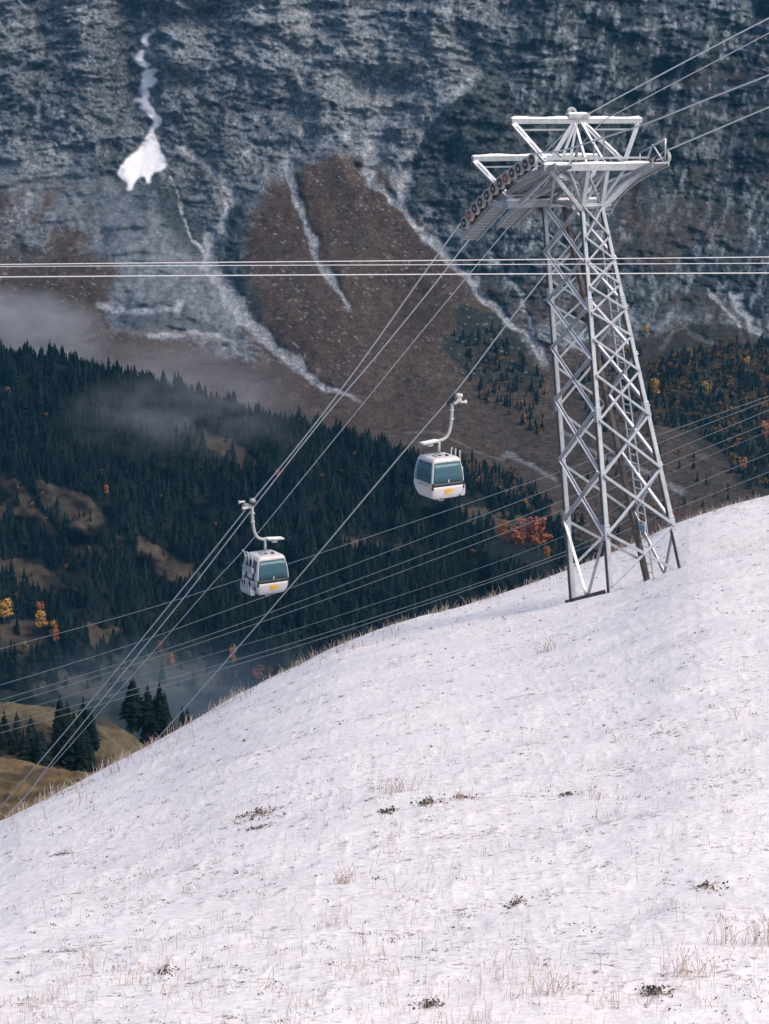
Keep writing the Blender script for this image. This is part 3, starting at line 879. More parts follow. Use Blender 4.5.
AUT = [(4, 622, 20, 'gold', 'large golden autumn tree at the left edge below the clearing', 'hill', 1.3),
          (40, 618, 14, 'orange', 'small orange-red tree at the top of the golden row at left', 'hill', .9),
          (43, 632, 18, 'gold', 'golden autumn tree in the middle of the bright row at left', 'hill', 1.1),
          (53, 638, 15, 'gold', 'golden-orange tree at the lower part of the bright row at left', 'hill', .9),
          (57, 645, 14, 'orange', 'orange tree ending the bright row at left', 'hill', .9),
          (24, 655, 12, 'olive', 'dull yellowing tree below the golden row at left', 'hill', 1.1),
          (107, 496, 9, 'orange', 'single orange larch standing high among dark spruces at left', 'hill', .8),
          (160, 655, 12, 'orange', 'orange-brown tree on the low ground left of the thin cables', 'hill', .9),
          (172, 668, 13, 'orange', 'slim orange tree right of another above the blue valley mist', 'hill', .6),
          (233, 668, 20, 'gold', 'slim golden tree between the cables just above the snow edge', 'hill', .5),
          (257, 682, 14, 'rust', 'rust-red bushy tree peeping above the snow edge', 'hill', 1.2),
          (270, 682, 13, 'rust', 'second rust-red tree just right of its twin at the snow edge', 'hill', 1.1),
          (238, 680, 9, 'olive', 'small yellow tree touching the snow edge', 'hill', 1.0),
          (278, 478, 8, 'orange', 'small pinkish-orange tree beside the cable pair', 'hill', .9),
          (468, 502, 14, 'gold', 'slender golden tree right beside the right-hand gondola', 'mountain', .7),
          (482, 500, 12, 'orange', 'orange tree a little right of the right-hand gondola', 'mountain', .9),
          (524, 510, 9, 'gold', 'yellow tree alone on the dark slope left of the tower', 'mountain', .9),
          (518, 552, 26, 'rust', 'broad rust-red tree left of the tower, left half of a pair', 2900.0, 1.2),
          (538, 552, 30, 'rust', 'largest rust-red tree, nearest to the tower leg', 2900.0, 1.3),
          (502, 540, 16, 'orange', 'orange tree left of the rust-red pair', 2900.0, 1.0),
          (547, 562, 14, 'orange', 'small orange tree below the rust-red pair', 2900.0, .9),
          (704, 400, 16, 'olive', 'rounded yellow-green tree right of the tower', 'mountain', 1.1),
          (656, 400, 18, 'gold', 'bright golden tree beside the right-hand tower leg', 'mountain', .8),
          (645, 336, 9, 'gold', 'golden tree high on the slope right of the tower', 'mountain', 1.2),
          (631, 342, 8, 'gold', 'golden tree touching the right tower leg high up', 'mountain', 1.2),
          (690, 361, 10, 'olive', 'small tawny tree alone above the mixed wood at right', 'mountain', 1.1),
          (745, 366, 8, 'gold', 'small golden tree near the right edge', 'mountain', 1.1),
          (733, 470, 14, 'olive', 'yellow tree at the lower edge of the wood at right', 'mountain', .9),
          (743, 474, 13, 'orange', 'orange tree at the lower edge of the wood at right', 'mountain', .8),
          (764, 440, 16, 'orange', 'orange tree at the right edge of the picture', 'mountain', .9)]
# ---- forest positions: sampled over the hillside, thinned on the meadows
pts = []
n = 21000
X = RNG.uniform(-70, 640, n); Y = RNG.uniform(345, 705, n)
ok = (Y > ridge_y(X) - 0) & (Y < crest_y(X) + 6) & (Y < 690 + 0 * X)
clear = fbm(X / 34, Y / 20, 3, 131) > .33
keep = ok & ~meadow(X, Y) & (~clear | (RNG.random(n) < .15)) & (RNG.random(n) < np.where(Y > 655, .45, .92))
ex = ok & meadow(X, Y) & (RNG.random(n) < .05)
keep = keep | ex
for a in AUT:                   # nothing stands right in front of the autumn trees
    keep &= ~((np.abs(X - a[0]) < a[2] * .6) & (Y > a[1] - 3) & (Y < a[1] + 15))
X1, Y1 = X[keep], Y[keep]
P1 = at_y(X1, Y1, hill_D(X1, Y1))
rx = np.linspace(-60, 560, 420) + RNG.uniform(-1, 1, 420)        # the trees standing along the ridge line
ry = ridge_y(rx) + RNG.uniform(0, 2.5, 420)
P1 = np.vstack([P1, at_y(rx, ry, hill_D(rx, ry))]); X1 = np.concatenate([X1, rx]); Y1 = np.concatenate([Y1, ry])
H1 = np.clip(15.0 * np.exp(RNG.normal(0, .33, len(X1))) * (1 + .25 * fbm(X1 / 25, Y1 / 12, 2, 133)), 5, 32)
# ---- mountain foot on the right, behind and beyond the tower
n = 6500
X = RNG.uniform(450, 800, n); Y = RNG.uniform(330, 545, n)
zone = in_poly(X, Y, [(640, 372), (690, 350), (800, 340), (800, 500), (745, 482), (722, 450), (690, 430), (650, 430)]) | \
    in_poly(X, Y, [(455, 455), (520, 478), (552, 500), (548, 540), (520, 520), (470, 490)]) | in_poly(X, Y, [(560, 380), (640, 345), (650, 430), (600, 440)]) * (RNG.random(n) < .25) | \
    in_poly(X, Y, [(440, 325), (500, 330), (545, 380), (545, 440), (480, 400)]) * (RNG.random(n) < .35)
zone |= in_poly(X, Y, [(640, 430), (760, 480), (760, 520), (560, 560), (560, 500)]) & (RNG.random(n) < .05)
keep = zone & (Y < crest_y(X) + 4) & ((Y < ridge_y(X)) | (X > 640))
X2, Y2 = X[keep], Y[keep]
P2 = mountain_point(X2, Y2)
H2 = np.clip(RNG.normal(15, 4, len(X2)), 6, 24)
aut2 = (RNG.random(len(X2)) < np.where((Y2 < 445) & (X2 > 620), .36 + .5 * fbm(X2 / 22, Y2 / 16, 2, 134), .2)) & (Y2 > 335)
# ---- nearer trees, on and behind the spurs (pixel of the foot, height in metres)
NEAR = []
for i in range(44):
    NEAR.append((random.uniform(56, 98), random.uniform(.13, .42), random.uniform(11, 19), 'spur'))
for i in range(26):
    NEAR.append((random.uniform(-14, 44), random.uniform(.25, .43), random.uniform(10, 17), 'spur'))
for i in range(30):
    NEAR.append((random.uniform(126, 168), random.uniform(712, 745), random.uniform(14, 23), 'behind'))
for i in range(4):
    NEAR.append((random.uniform(180, 196), random.uniform(720, 728), random.uniform(9, 13), 'behind'))

PxH = H1 * F / P1[:, 1]
vis = (X1 > 4) & (X1 < 545) & (Y1 < crest_y(X1) - 3)
# the individually built trees are the ones that show largest
n_single = 300 - len(NEAR)
score = np.where(vis, PxH + RNG.uniform(0, .5, len(X1)), -1)
pick = np.argsort(-score)[:n_single]
mask = np.zeros(len(X1), bool); mask[pick] = True

SPR = []
for s in range(4):
    v, f = spruce_crown(300 + s, 17, (1.0, .82, 1.12, .92)[s])
    SPR.append((raw_mesh('crown', v, f, M['spruce']), raw_mesh('trunk', *trunk_v(), M['bark'])))
def place_spruce(loc, h, label, group):
    t = thing('spruce_tree', label, 'tree', loc, group)
    s = h * random.uniform(1.15, 1.75)
    c, k = random.choice(SPR)
    a = random.uniform(0, 6.28)
    t.scale = (s, s, h); t.rotation_euler = (0, 0, a)
    for nm, me in (('crown', c), ('trunk', k)):
        o = bpy.data.objects.new(nm, me); COL.objects.link(o); o.parent = t
    return t
ZN = [(lambda x, y: y < ridge_y(x) + 16, 'dark spruce standing on the skyline of the forest ridge before the brown slopes', 'spruces along the ridge line'),
      (lambda x, y: x < 130 and y < 480, 'dark spruce in the dense forest under the mist at the left', 'spruces in the forest under the mist'),
      (lambda x, y: x < 130 and y < 600, 'dark spruce in the tree belts beside the brown clearings at the left', 'spruces beside the clearings'),
      (lambda x, y: x < 250, 'dark spruce on the lower forest slope left of the left-hand gondola', 'spruces on the lower left slope'),
      (lambda x, y: x < 400, 'dark spruce in the forest between the two gondolas', 'spruces between the gondolas'),
      (lambda x, y: True, 'dark spruce in the forest between the right-hand gondola and the tower', 'spruces between gondola and tower')]
for i in pick:
    for fn, lab, grp in ZN:
        if fn(X1[i], Y1[i]): break
    place_spruce(P1[i], H1[i], lab, grp)
for px, a, h, kind in NEAR:
    if kind == 'spur':
        loc = spur_at(px, a)
        lab = ('tall dark spruce in the clump on the brown spur at lower left', 'spruces clumped on the spur') if px > 45 else \
            ('dark spruce in the small wood on the spur at the left edge', 'spruces at the left edge of the spur')
    else:
        loc = at_y(px, a, 1400.0)
        lab = ('dark spruce in the clump behind the end of the brown spur', 'spruces behind the spur') if px < 175 else \
            ('small dark spruce peeping over the snow edge right of the spur', 'spruces peeping over the snow edge')
    place_spruce(loc, h, *lab)

def mass(P, H, mat, kinds, name, label, cat):
    Vs = []; Fs = []; Ts = []; off = 0
    wh = RNG.integers(0, len(kinds), len(P)); rot = RNG.uniform(0, 6.28, len(P)); wd = RNG.uniform(.85, 1.3, len(P)); tn = RNG.random(len(P))
    for k, (v, f) in enumerate(kinds):
        idx = np.where(wh == k)[0]
        c, s = np.cos(rot[idx])[:, None], np.sin(rot[idx])[:, None]
        hh = H[idx][:, None]; ww = hh * wd[idx][:, None]
        x = (v[:, 0] * c - v[:, 1] * s) * ww + P[idx, 0][:, None]
        y = (v[:, 0] * s + v[:, 1] * c) * ww + P[idx, 1][:, None]
        z = v[:, 2] * hh + P[idx, 2][:, None]
        Vs.append(np.stack([x, y, z], -1).reshape(-1, 3))
        Fs.append((f[None] + (np.arange(len(idx)) * len(v))[:, None, None] + off).reshape(-1, 3))
        Ts.append(np.repeat(tn[idx], len(v)))
        off += len(idx) * len(v)
    o = mk(name, np.vstack(Vs), np.vstack(Fs), mat, None, False, attrs={'tint': np.concatenate(Ts)})
    return tag(o, label, cat, kind='stuff')
low = [spruce_low(s) for s in range(5)]
rest = ~mask
PA = np.vstack([P1[rest], P2[~aut2]]); HA = np.concatenate([H1[rest], H2[~aut2]])
mass(PA, HA, M['spruce_mass'], low, 'spruce_forest', 'dark spruce forest covering the far valley slopes behind the gondolas', 'forest')

def tri(vf):
    v, f = vf
    return np.array(v), np.array([t for q in f for t in ((q[0], q[1], q[2]), (q[0], q[2], q[3]))])
lowb = [tri(broad_crown(s, 52, .05, 2.6)) for s in range(3)]
for v, f in lowb: v[:] = (v - [0, 0, .5]) * [1.25, 1.25, 1.1] + [0, 0, .5]
# small autumn trees scattered singly through the far forest
n = 110
Xs = RNG.uniform(0, 545, n); Ys = ridge_y(Xs) + RNG.uniform(10, 260, n)
k = Ys < crest_y(Xs) - 8
Pa = np.vstack([P2[aut2], at_y(Xs[k], Ys[k], hill_D(Xs[k], Ys[k]))]); Ha = np.concatenate([H2[aut2] * .62, RNG.uniform(6, 10, k.sum())])
mass(Pa, Ha, M['mass_autumn'], lowb, 'autumn_woodland', 'yellow and orange broadleaf trees dotted through the far forest', 'trees')

# ---- autumn trees that can be told apart
BR = [(raw_mesh('crown', *broad_crown(500 + s, 520, .2, 1.25), None), raw_mesh('trunk', *broad_trunk(500 + s), M['bark'])) for s in range(3)]
def place_broad(px, py, hpx, kind, label, surf='hill', wide=1.0):
    hpx *= 1.32
    if surf == 'hill': loc = at_y(px, py, float(hill_D(np.array(px * 1.0), np.array(py * 1.0))))
    elif surf == 'mountain': loc = mountain_point(np.array([px]), np.array([py]))[0]
    else: loc = at_y(px, py, surf)
    h = hpx * loc[1] / F
    t = thing('autumn_tree', label, 'tree', loc, 'autumn trees')
    t.scale = (h * wide, h * wide, h); t.rotation_euler = (0, 0, random.uniform(0, 6.28))
    c, k = random.choice(BR)
    cm = bpy.data.objects.new('crown', c.copy()); cm.data.materials.append(M[kind]) if not cm.data.materials else None
    cm.data.materials[0] = M[kind]
    COL.objects.link(cm); cm.parent = t
    km = bpy.data.objects.new('trunk', k); COL.objects.link(km); km.parent = t
for a in AUT:
    place_broad(*a)

# ================================================================== the cableway tower
PHI = math.radians(30)
P = np.array([math.cos(PHI), math.sin(PHI), 0]); D = np.array([-math.sin(PHI), math.cos(PHI), 0]); Z = np.array([0, 0, 1.0])
def gz(p): return float(ground(np.array(p[0]), np.array(p[1])))
B0 = ray(610, 586) * 97.6
C0 = solve(B0, 683, 573, P, Z); A0 = solve(B0, 570, 605, D, Z)
LP = float((C0 - B0) @ P); LD = float((A0 - B0) @ D)
DELTA = LP * .37
Bt = solve(B0 + DELTA * P, 582, 207, D, Z)
TW = LP - 2 * DELTA
Ct = Bt + TW * P; At = Bt + LD * D; Dt = At + TW * P
base = B0 + LP / 2 * P + LD / 2 * D
ax_c = (Bt + Dt) / 2
C0[2] = B0[2]; A0 = B0 + LD * D; D0 = A0 + LP * P; 
tower = thing('cableway_tower', 'tall grey lattice steel cableway tower standing on the snowy slope', 'tower', np.array([base[0], base[1], gz(base)]))
legs = {'A': (A0, At), 'B': (B0, Bt), 'C': (C0, Ct), 'D': (D0, Dt)}
T = tower
NODE = np.array([586, 534, 476, 421, 376, 340, 313, 287, 262, 238, 207.])
TN = (586 - NODE) / (586 - 207)
def leg_pt(k, t): a, b = legs[k]; return a + (b - a) * t
def leg_mesh(k):
    a, b = legs[k]
    t = (b - a) / np.linalg.norm(b - a)
    # carry the leg down into the ground
    foot = a + t * ((gz(a) - a[2]) / t[2] - .35)
    s = P - t * (P @ t); s /= np.linalg.norm(s); n = np.cross(t, s)
    V = []
    for c, w in ((foot, .21), (b, .165)):
        for i, j in ((-1, -1), (1, -1), (1, 1), (-1, 1)): V.append(c + s * i * w / 2 + n * j * w / 2)
    o = mk('leg', V, BOXF, M['steel'], T)
    o.data.materials.append(M['brown_steel'])
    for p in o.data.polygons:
        if k == 'D' or Vector(p.normal).dot(Vector(P)) < -.6: p.material_index = 1  # left-facing sides and the whole of leg D take the dark brown
    bv = o.modifiers.new('bevel', 'BEVEL'); bv.width = .02; bv.segments = 1
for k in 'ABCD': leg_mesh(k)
# splice plates with bolt heads on the legs
for k in 'ABC':
    for t in (.14, .45, .74):
        c = leg_pt(k, t); u = (legs[k][1] - legs[k][0]); u /= np.linalg.norm(u)
        wl_ = .21 - .045 * t + .022
        sp = beam('splice_plate', c - u * .3, c + u * .3, wl_, wl_, M['steel'], T, upv=D)
        bolts = []
        for j in range(5):
            q = c + u * (-.22 + .11 * j) - D * (wl_ / 2 - .005)
            for sgn in (-.05, .05):
                bolts.append(beam_v(q + P * sgn, q + P * sgn - D * .02, .028, .028))
        mk('bolt_row', *join(bolts), M['dark_steel'], sp)
def brace(a, b, w, out, mat='steel'): return angle('brace', a, b, w, M[mat], T, out)
for k1, k2, out, tl, w in (('B', 'C', -D, TN, .118), ('A', 'D', D, TN, .10)):
    for i in range(len(tl) - 1):
        ww = w * (1 - .35 * tl[i])
        o_ = out * .11
        brace(leg_pt(k1, tl[i]) + o_, leg_pt(k2, tl[i + 1]) + o_, ww, out)
        brace(leg_pt(k2, tl[i]) + o_ * 1.35, leg_pt(k1, tl[i + 1]) + o_ * 1.35, ww, out)
TL2 = [0.0, .135, .30, .46, .60, .73, .86, 1.0]
for k1, k2, out in (('B', 'A', -P), ('C', 'D', P)):
    for i in range(len(TL2) - 1):
        o_ = out * .105
        if i == 0:
            m = (leg_pt(k1, 0) + leg_pt(k2, 0)) / 2; m = m + Z * (gz(m) - m[2] + .05)
            brace(leg_pt(k1, TL2[1]) + o_, m + o_, .13, out); brace(leg_pt(k2, TL2[1]) + o_, m + o_ * 1.2, .13, out)
        else:
            brace(leg_pt(k1, TL2[i]) + o_, leg_pt(k2, TL2[i + 1]) + o_, .11, out)
            brace(leg_pt(k2, TL2[i]) + o_ * 1.35, leg_pt(k1, TL2[i + 1]) + o_ * 1.35, .11, out)
    for t in (1.0,): brace(leg_pt(k1, t) + out * .1, leg_pt(k2, t) + out * .1, .10, out)
for k1, k2, out in (('B', 'C', -D), ('A', 'D', D)):
    for t in (1.0,): brace(leg_pt(k1, t) + out * .1, leg_pt(k2, t) + out * .1, .11, out)
# ground sill between the left legs
ga, gb = A0.copy(), B0.copy(); ga[2] = gz(ga) + .06; gb[2] = gz(gb) + .06
beam('ground_sill', ga + (gb - ga) * .05 - P * .25, gb - (gb - ga) * .06 - P * .15, .14, .16, M['brown_steel'], T)
# ladder
l0 = C0 + 2.35 * D; l0[2] = gz(l0); l0 = solve(l0, 650, 580, P, Z)
l1 = solve(Ct + .55 * D, 604, 232, P, Z)
lu = (l1 - l0); LL = np.linalg.norm(lu); lu /= LL
lw = .5
ladder = mk('ladder', *tube_v([l0 - D * lw / 2, l1 - D * lw / 2, l1 + D * lw / 2, l0 + D * lw / 2], .032, 6), M['steel'], T)
rv, rf = beam_v(-D * lw / 2, D * lw / 2, .032, .032)
rung_me = raw_mesh('rung', rv, rf, M['steel'])
for i in range(1, int(LL / .33)): link('rung', rung_me, ladder, l0 + lu * .33 * i)
# sign plate fixed to the ladder
sp = l0 + lu * 2.15 - P * .06
V, Fc = beam_v(sp - D * .25 - Z * 0, sp + D * .25, .03, .42)
sg = mk('sign_plate', V, Fc, M['rope_pale'], T)
V, Fc = beam_v(sp - D * .23 - P * .025 - Z * .07, sp + D * .23 - P * .025 - Z * .07, .012, .22); mk('blue_field', V, Fc, M['blue'], sg)
V, Fc = beam_v(sp - D * .07 - P * .03 + Z * .12, sp + D * .07 - P * .03 + Z * .12, .012, .07); mk('red_mark', V, Fc, M['red'], sg)

# ---- head: crossarms, gantries
nN = solve(Bt + TW / 2 * P, 597, 167, D, Z)        # centre of the uphill crossarm
nF = solve(At + TW / 2 * P, 560, 203, D, Z)        # centre of the downhill crossarm
gN = solve(nN, 577, 121, D, Z); gF = solve(nF, 537, 158, D, Z)
def snow_strip(name_parent, a, b, w, th=.06, lift=.1):
    """lumpy snow lying along the top of a beam, in pieces"""
    a = np.asarray(a); b = np.asarray(b); u = b - a; L = np.linalg.norm(u); u = u / L
    s = np.cross(u, Z); s /= np.linalg.norm(s)
    n = max(5, int(L / .11)); V = []; Fc = []; ph = random.uniform(0, 9)
    for i in range(n + 1):
        c = a + u * L * i / n + Z * lift
        hh = th * (.85 + .22 * math.sin(i * .37 + ph) + random.uniform(-.08, .08)) * (0.3 if i in (0, n) else 1); ww = w * random.uniform(.47, .54)
        V += [c - s * ww, c - s * ww * .7 + Z * hh * .8, c + Z * hh, c + s * ww * .7 + Z * hh * .8, c + s * ww]
    for i in range(n):
        for j in range(4): Fc.append((i * 5 + j, (i + 1) * 5 + j, (i + 1) * 5 + j + 1, i * 5 + j + 1))
        Fc.append((i * 5 + 4, (i + 1) * 5 + 4, (i + 1) * 5, i * 5))
    Fc.append((0, 1, 2, 3, 4)); Fc.append(tuple(n * 5 + j for j in (4, 3, 2, 1, 0)))
    mk('snow_cap', V, Fc, M['snow'], name_parent)
HALF = 2.45
PT = P; P = P - Z * .036          # the head's cross members lie a touch lower on the far side
for c, g, k1, k2, tp in ((nN, gN, Bt, Ct, 'near'), (nF, gF, At, Dt, 'far')):
    arm = beam('crossarm', c - P * HALF, c + P * HALF, .22, .26, M['steel'], T)
    snow_strip(arm, c - P * HALF, c + P * HALF, .22, .09, .13)
    rail = beam('crossarm_rail', c - P * HALF + Z * .34 - D * .08, c + P * (HALF - .1) + Z * .34 - D * .08, .07, .07, M['steel'], T)
    # legs carried up to the crossarm, knee braces
    for e, s in ((k1, -1), (k2, 1)):
        beam('head_post', e, c + P * s * TW / 2 - Z * .13, .17, .17, M['steel'], T, upv=D)
        beam('knee_brace', e - Z * .1 + P * s * .05, c + P * s * (HALF - .35) - Z * .13, .15, .15, M['steel'], T, upv=D)
        brace(e + Z * .1, c + P * s * 1.25 - Z * .13, .11, -D)
        brace(e + Z * .8 * 1.0 + P * s * .0, c + P * s * 1.9 - Z * .13, .09, -D)
    brace(k1, c + P * TW / 2 - Z * .13, .11, -D); brace(k2, c - P * TW / 2 - Z * .13, .11, -D)
    # gantry on top
    gb_ = beam('gantry_beam', g - P * 2.98, g + P * 2.98, .17, .19, M['steel'], T)
    snow_strip(gb_, g - P * 2.98, g + P * 2.98, .18, .09, .095)
    beam('gantry_rail', g - P * 2.6 - Z * .33 + D * .06, g + P * 2.75 - Z * .33 + D * .06, .06, .06, M['steel'], T)
    NL = c + P * -2.2 + Z * .14; NR = c + P * 1.25 + Z * .14
    for a, b in ((g - P * 2.9 - Z * .08, NL), (g + P * .25 - Z * .08, NR)):
        s1 = beam('gantry_strut', a, b, .20, .14, M['steel'], T, upv=D)
        # snow clinging to the strut in two lengths
        for t0, t1 in ((.12, .42), (.52, .86)):
            q0 = a + (b - a) * t0; q1 = a + (b - a) * t1
            snow_strip(s1, q0, q1, .15, .05, .11)
    for a, b in ((g + P * 2.85 - Z * .08, NR), (g - P * .15 - Z * .08, NL)):
        beam('gantry_strut', a, b, .13, .11, M['steel'], T, upv=D)
    brace(g + P * .0, NL + P * .5, .07, -D); brace(g, NL + P * .95, .07, -D); brace(NL + P * .2 + Z * .5, NL + P * .8 + Z * .1, .06, -D)
    # pulley hung at the gantry's left end and on top
    V, Fc = tube_v([g - P * 2.9 - Z * .16 - D * .05, g - P * 2.9 - Z * .16 + D * .05], .17, 14)
    mk('lifting_pulley', V, Fc, M['dark_steel'], T)
V, Fc = tube_v([gN - P * .25 + Z * .33 - D * .06, gN - P * .25 + Z * .33 + D * .06], .2, 14)
pl = mk('cable_pulley', V, Fc, M['steel'], T)
V, Fc = tube_v([gN - P * .25 + Z * .33 - D * .075, gN - P * .25 + Z * .33 + D * .075], .09, 10); mk('hub', V, Fc, M['dark_steel'], pl)
V, Fc = beam_v(gN - P * .45 + Z * .2, gN + P * .5 + Z * .2, .3, .14); sd = mk('cable_saddle', V, Fc, M['steel'], T)
snow_strip(sd, gN - P * .45 + Z * .2, gN + P * .5 + Z * .2, .3, .1, .07)
# members tying the two crossarms together
for s in (-1.9, -.45, .45, 1.9):
    beam('tie_beam', nN + P * s - Z * .02, nF + P * s - Z * .02, .13, .15, M['steel'], T)
for a, b in ((-1.9, -.45), (-.45, -1.9), (.45, 1.9), (1.9, .45), (-.45, .45)):
    brace(nN + P * a - Z * .1, nF + P * b - Z * .1, .10, Z)
for s in (-.45, .45):
    brace(nF + P * s, gN + P * s * .4, .08, P); brace(nN + P * s, gN + P * s * .3, .09, P)
brace(Bt, Dt, .1, Z); brace(At, Ct, .1, Z)
beam('head_beam', Bt - P * .5 + Z * .05, Ct + P * .4 + Z * .05, .13, .15, M['steel'], T)
# hooped rail at the ladder head
q = nN + P * .15
tube('guard_rail', [q - P * .3 + Z * .1, q - P * .3 + Z * 1.05, q + P * .15 + Z * 1.05, q + P * .15 + Z * .1], .03, M['steel'], T, 6)

# ---- sheave trains
P = PT
G2 = 2.8
LW = [(533, 160.1), (526.5, 164.4), (519.4, 168.7), (513, 173), (506.5, 178.1), (500.8, 183), (494.2, 188.7), (487.9, 195.3), (481.3, 202.1), (475.6, 208.7), (469.9, 215.3), (465, 223)]
cc = (nN + nF) / 2
PLn = cc - G2 * P
wl = [solve(PLn, x, y, D, Z) for x, y in LW]
q0 = solve(cc + G2 * P, 666, 157, D, Z)
wr = [q0 + ((w - wl[0]) @ D) * D + ((w - wl[0]) @ Z) * Z for w in wl]
R_S = .235
wheel_me = raw_mesh('sheave', *tube_v([-P * .055, P * .055], R_S * .98, 20), M['liner'])
wheel_red = raw_mesh('sheave', *tube_v([-P * .055, P * .055], R_S * .98, 20), M['liner_red'])
def ring_v(r0, r1, h):
    V = []; Fc = []; k = 20
    for j in range(k):
        a = 2 * math.pi * j / k; e = D * math.cos(a) + Z * math.sin(a)
        V += [e * r1 - P * h, e * r0 - P * h, e * r0 + P * h, e * r1 + P * h]
    for j in range(k):
        b, n2 = 4 * j, 4 * ((j + 1) % k)
        for i in range(4): Fc.append((b + i, n2 + i, n2 + (i + 1) % 4, b + (i + 1) % 4))
    return V, Fc
rim_me = raw_mesh('rim', *ring_v(R_S * .80, R_S * 1.04, .068), M['rim'])
hub_me = raw_mesh('hub', *tube_v([-P * .085, P * .085], R_S * .26, 10), M['rim'])
for ws, side in ((wl, -1), (wr, 1)):
    tr = mk('sheave_train', *join([beam_v(ws[i] - side * P * .14, ws[i + 1] - side * P * .14, .06, .14) for i in range(11)] +
            [beam_v((ws[2 * i] + ws[2 * i + 1]) / 2 - side * P * .2 - Z * .12, (ws[2 * i + 2] + ws[2 * i + 3]) / 2 - side * P * .2 - Z * .16, .07, .16) for i in range(5)]), M['dark_steel'], T)
    for i, w in enumerate(ws):
        o = link('sheave', wheel_red if (side < 0 and i in (4, 10)) else wheel_me, tr, w)
        # rim and hub stay sub-parts of the tower's train
        link('rim', rim_me, tr, w); link('hub', hub_me, tr, w)
        if i % 2 == 0: beam('axle_arm', w - side * P * .05, w - side * P * .45 - Z * .1, .05, .05, M['steel'], tr)
    beam('train_mount', (ws[3] + ws[4]) / 2 - side * P * .2 - Z * .15, nN + side * P * (HALF - .15), .16, .2, M['steel'], T)
    beam('train_mount', (ws[7] + ws[8]) / 2 - side * P * .2 - Z * .15, nF + side * P * (HALF - .15), .16, .2, M['steel'], T)
# ---- catwalks beside the sheave trains
def catwalk(plane, pix, rails):
    path = spline([solve(plane, x, y, D, Z) for x, y in pix], 6)
    L = np.concatenate([[0], np.cumsum(np.linalg.norm(np.diff(path, axis=0), axis=1))])
    wd = .34
    V = []; Fc = []
    for q in path: V += [q - P * wd - Z * .05, q + P * wd - Z * .05, q + P * wd - Z * .02, q - P * wd - Z * .02]
    for i in range(len(path) - 1):
        for j in range(4): Fc.append((4 * i + j, 4 * i + (j + 1) % 4, 4 * i + 4 + (j + 1) % 4, 4 * i + 4 + j))
    Fc += [(0, 3, 2, 1), tuple(4 * (len(path) - 1) + j for j in range(4))]
    cw = mk('catwalk', V, Fc, M['grate'], T)
    for sd_ in (-1, 1):
        V = []; Fc = []
        for q in path:
            e = q + sd_ * (wd + .03) * P
            V += [e - P * .025 - Z * .13, e + P * .025 - Z * .13, e + P * .025 + Z * .10, e - P * .025 + Z * .10]
        for i in range(len(path) - 1):
            for j in range(4): Fc.append((4 * i + j, 4 * i + (j + 1) % 4, 4 * i + 4 + (j + 1) % 4, 4 * i + 4 + j))
        Fc += [(0, 3, 2, 1), tuple(4 * (len(path) - 1) + j for j in range(4))]
        mk('stringer', V, Fc, M['steel'], cw)
    tv, tf = beam_v(-P * wd, P * wd, .17, .05)
    tread = raw_mesh('tread', tv, tf, M['steel'])
    n = int(L[-1] / .25)
    for i in range(n + 1):
        s = L[-1] * i / n
        link('tread', tread, cw, [np.interp(s, L, path[:, k]) for k in range(3)])
    for i0, i1 in rails:
        a, b = path[i0] + P * wd, path[i1] + P * wd
        m = (a + b) / 2 + Z * 1.0
        for u, v in ((a, a + Z * .95), (b, b + Z * .95), (a + Z * .95, b + Z * .95), (a, m), (m, b)):
            tube('handrail', [u, v], .035, M['steel'], cw, 6)
    return path
catwalk(cc - (G2 - .85) * P - Z * .0, [(469, 239), (482, 224), (500, 205), (520, 189), (542, 176), (564, 165)], [])
catwalk(cc + (G2 - .7) * P, [(601, 214), (610, 198), (624, 184), (641, 173), (661, 163)], [(15, 23)])
catwalk(cc - (G2 - 2.0) * P, [(505, 226), (522, 208), (545, 192), (570, 180)], [])

# ================================================================== ropes
def rope(name, pts, r, mat, label, cat='cable', group=None, n=6, ext=(0, 0)):
    q = spline(pts, n)                 # then carried on in a straight run at both ends, past the edges of the view
    for e, a, b in ((ext[0], 0, 1), (ext[1], -1, -2)):
        if e:
            t = q[a] - q[b]; t = q[a] + t / np.linalg.norm(t) * e
            q = np.vstack([[t], q]) if a == 0 else np.vstack([q, [t]])
    V, Fc = tube_v(q, r, 6)
    o = mk(name, V, Fc, mat, None, True)
    tag(o, label, cat, group)
    return o
top = lambda w: w + Z * R_S * 1.0
Lr = [solve(PLn, x, y, D, Z) for x, y in ((769, 75), (700, 102), (645, 124), (590, 142), (560, 151))]
ext = Lr[0] + (Lr[0] - Lr[1]) * .55
left_low = [solve(PLn, x, y, D, Z) for x, y in ((420, 279), (380, 336), (340, 391), (300, 443), (250, 504), (200, 567), (100, 690), (0, 808), (-90, 912))]
LROPE = [ext] + Lr + [top(w) for w in wl] + left_low
rope('haul_rope', LROPE, .030, M['rope'], 'steel haul rope carrying the left-hand gondola over the tower', 'rope', None, 3, (45, 0))
PRn = cc + G2 * P
Rr = [solve(PRn, x, y, D, Z) for x, y in ((769, 107), (735, 121.4), (700, 136.3))]
right_low = [solve(PRn, x, y, D, Z) for x, y in ((575, 240), (544, 276), (500, 333), (456, 391), (400, 456), (296, 580), (192, 700), (140, 757), (80, 820))]
wr_top = [top(w) for w in wr if proj(w)[0] > 590]
RROPE = [Rr[0] + (Rr[0] - Rr[1])] + Rr + wr_top + right_low
rope('haul_rope', RROPE, .030, M['rope'], 'steel haul rope carrying the right-hand gondola behind the tower', 'rope', None, 3, (45, 0))
PM = gN - P * .1
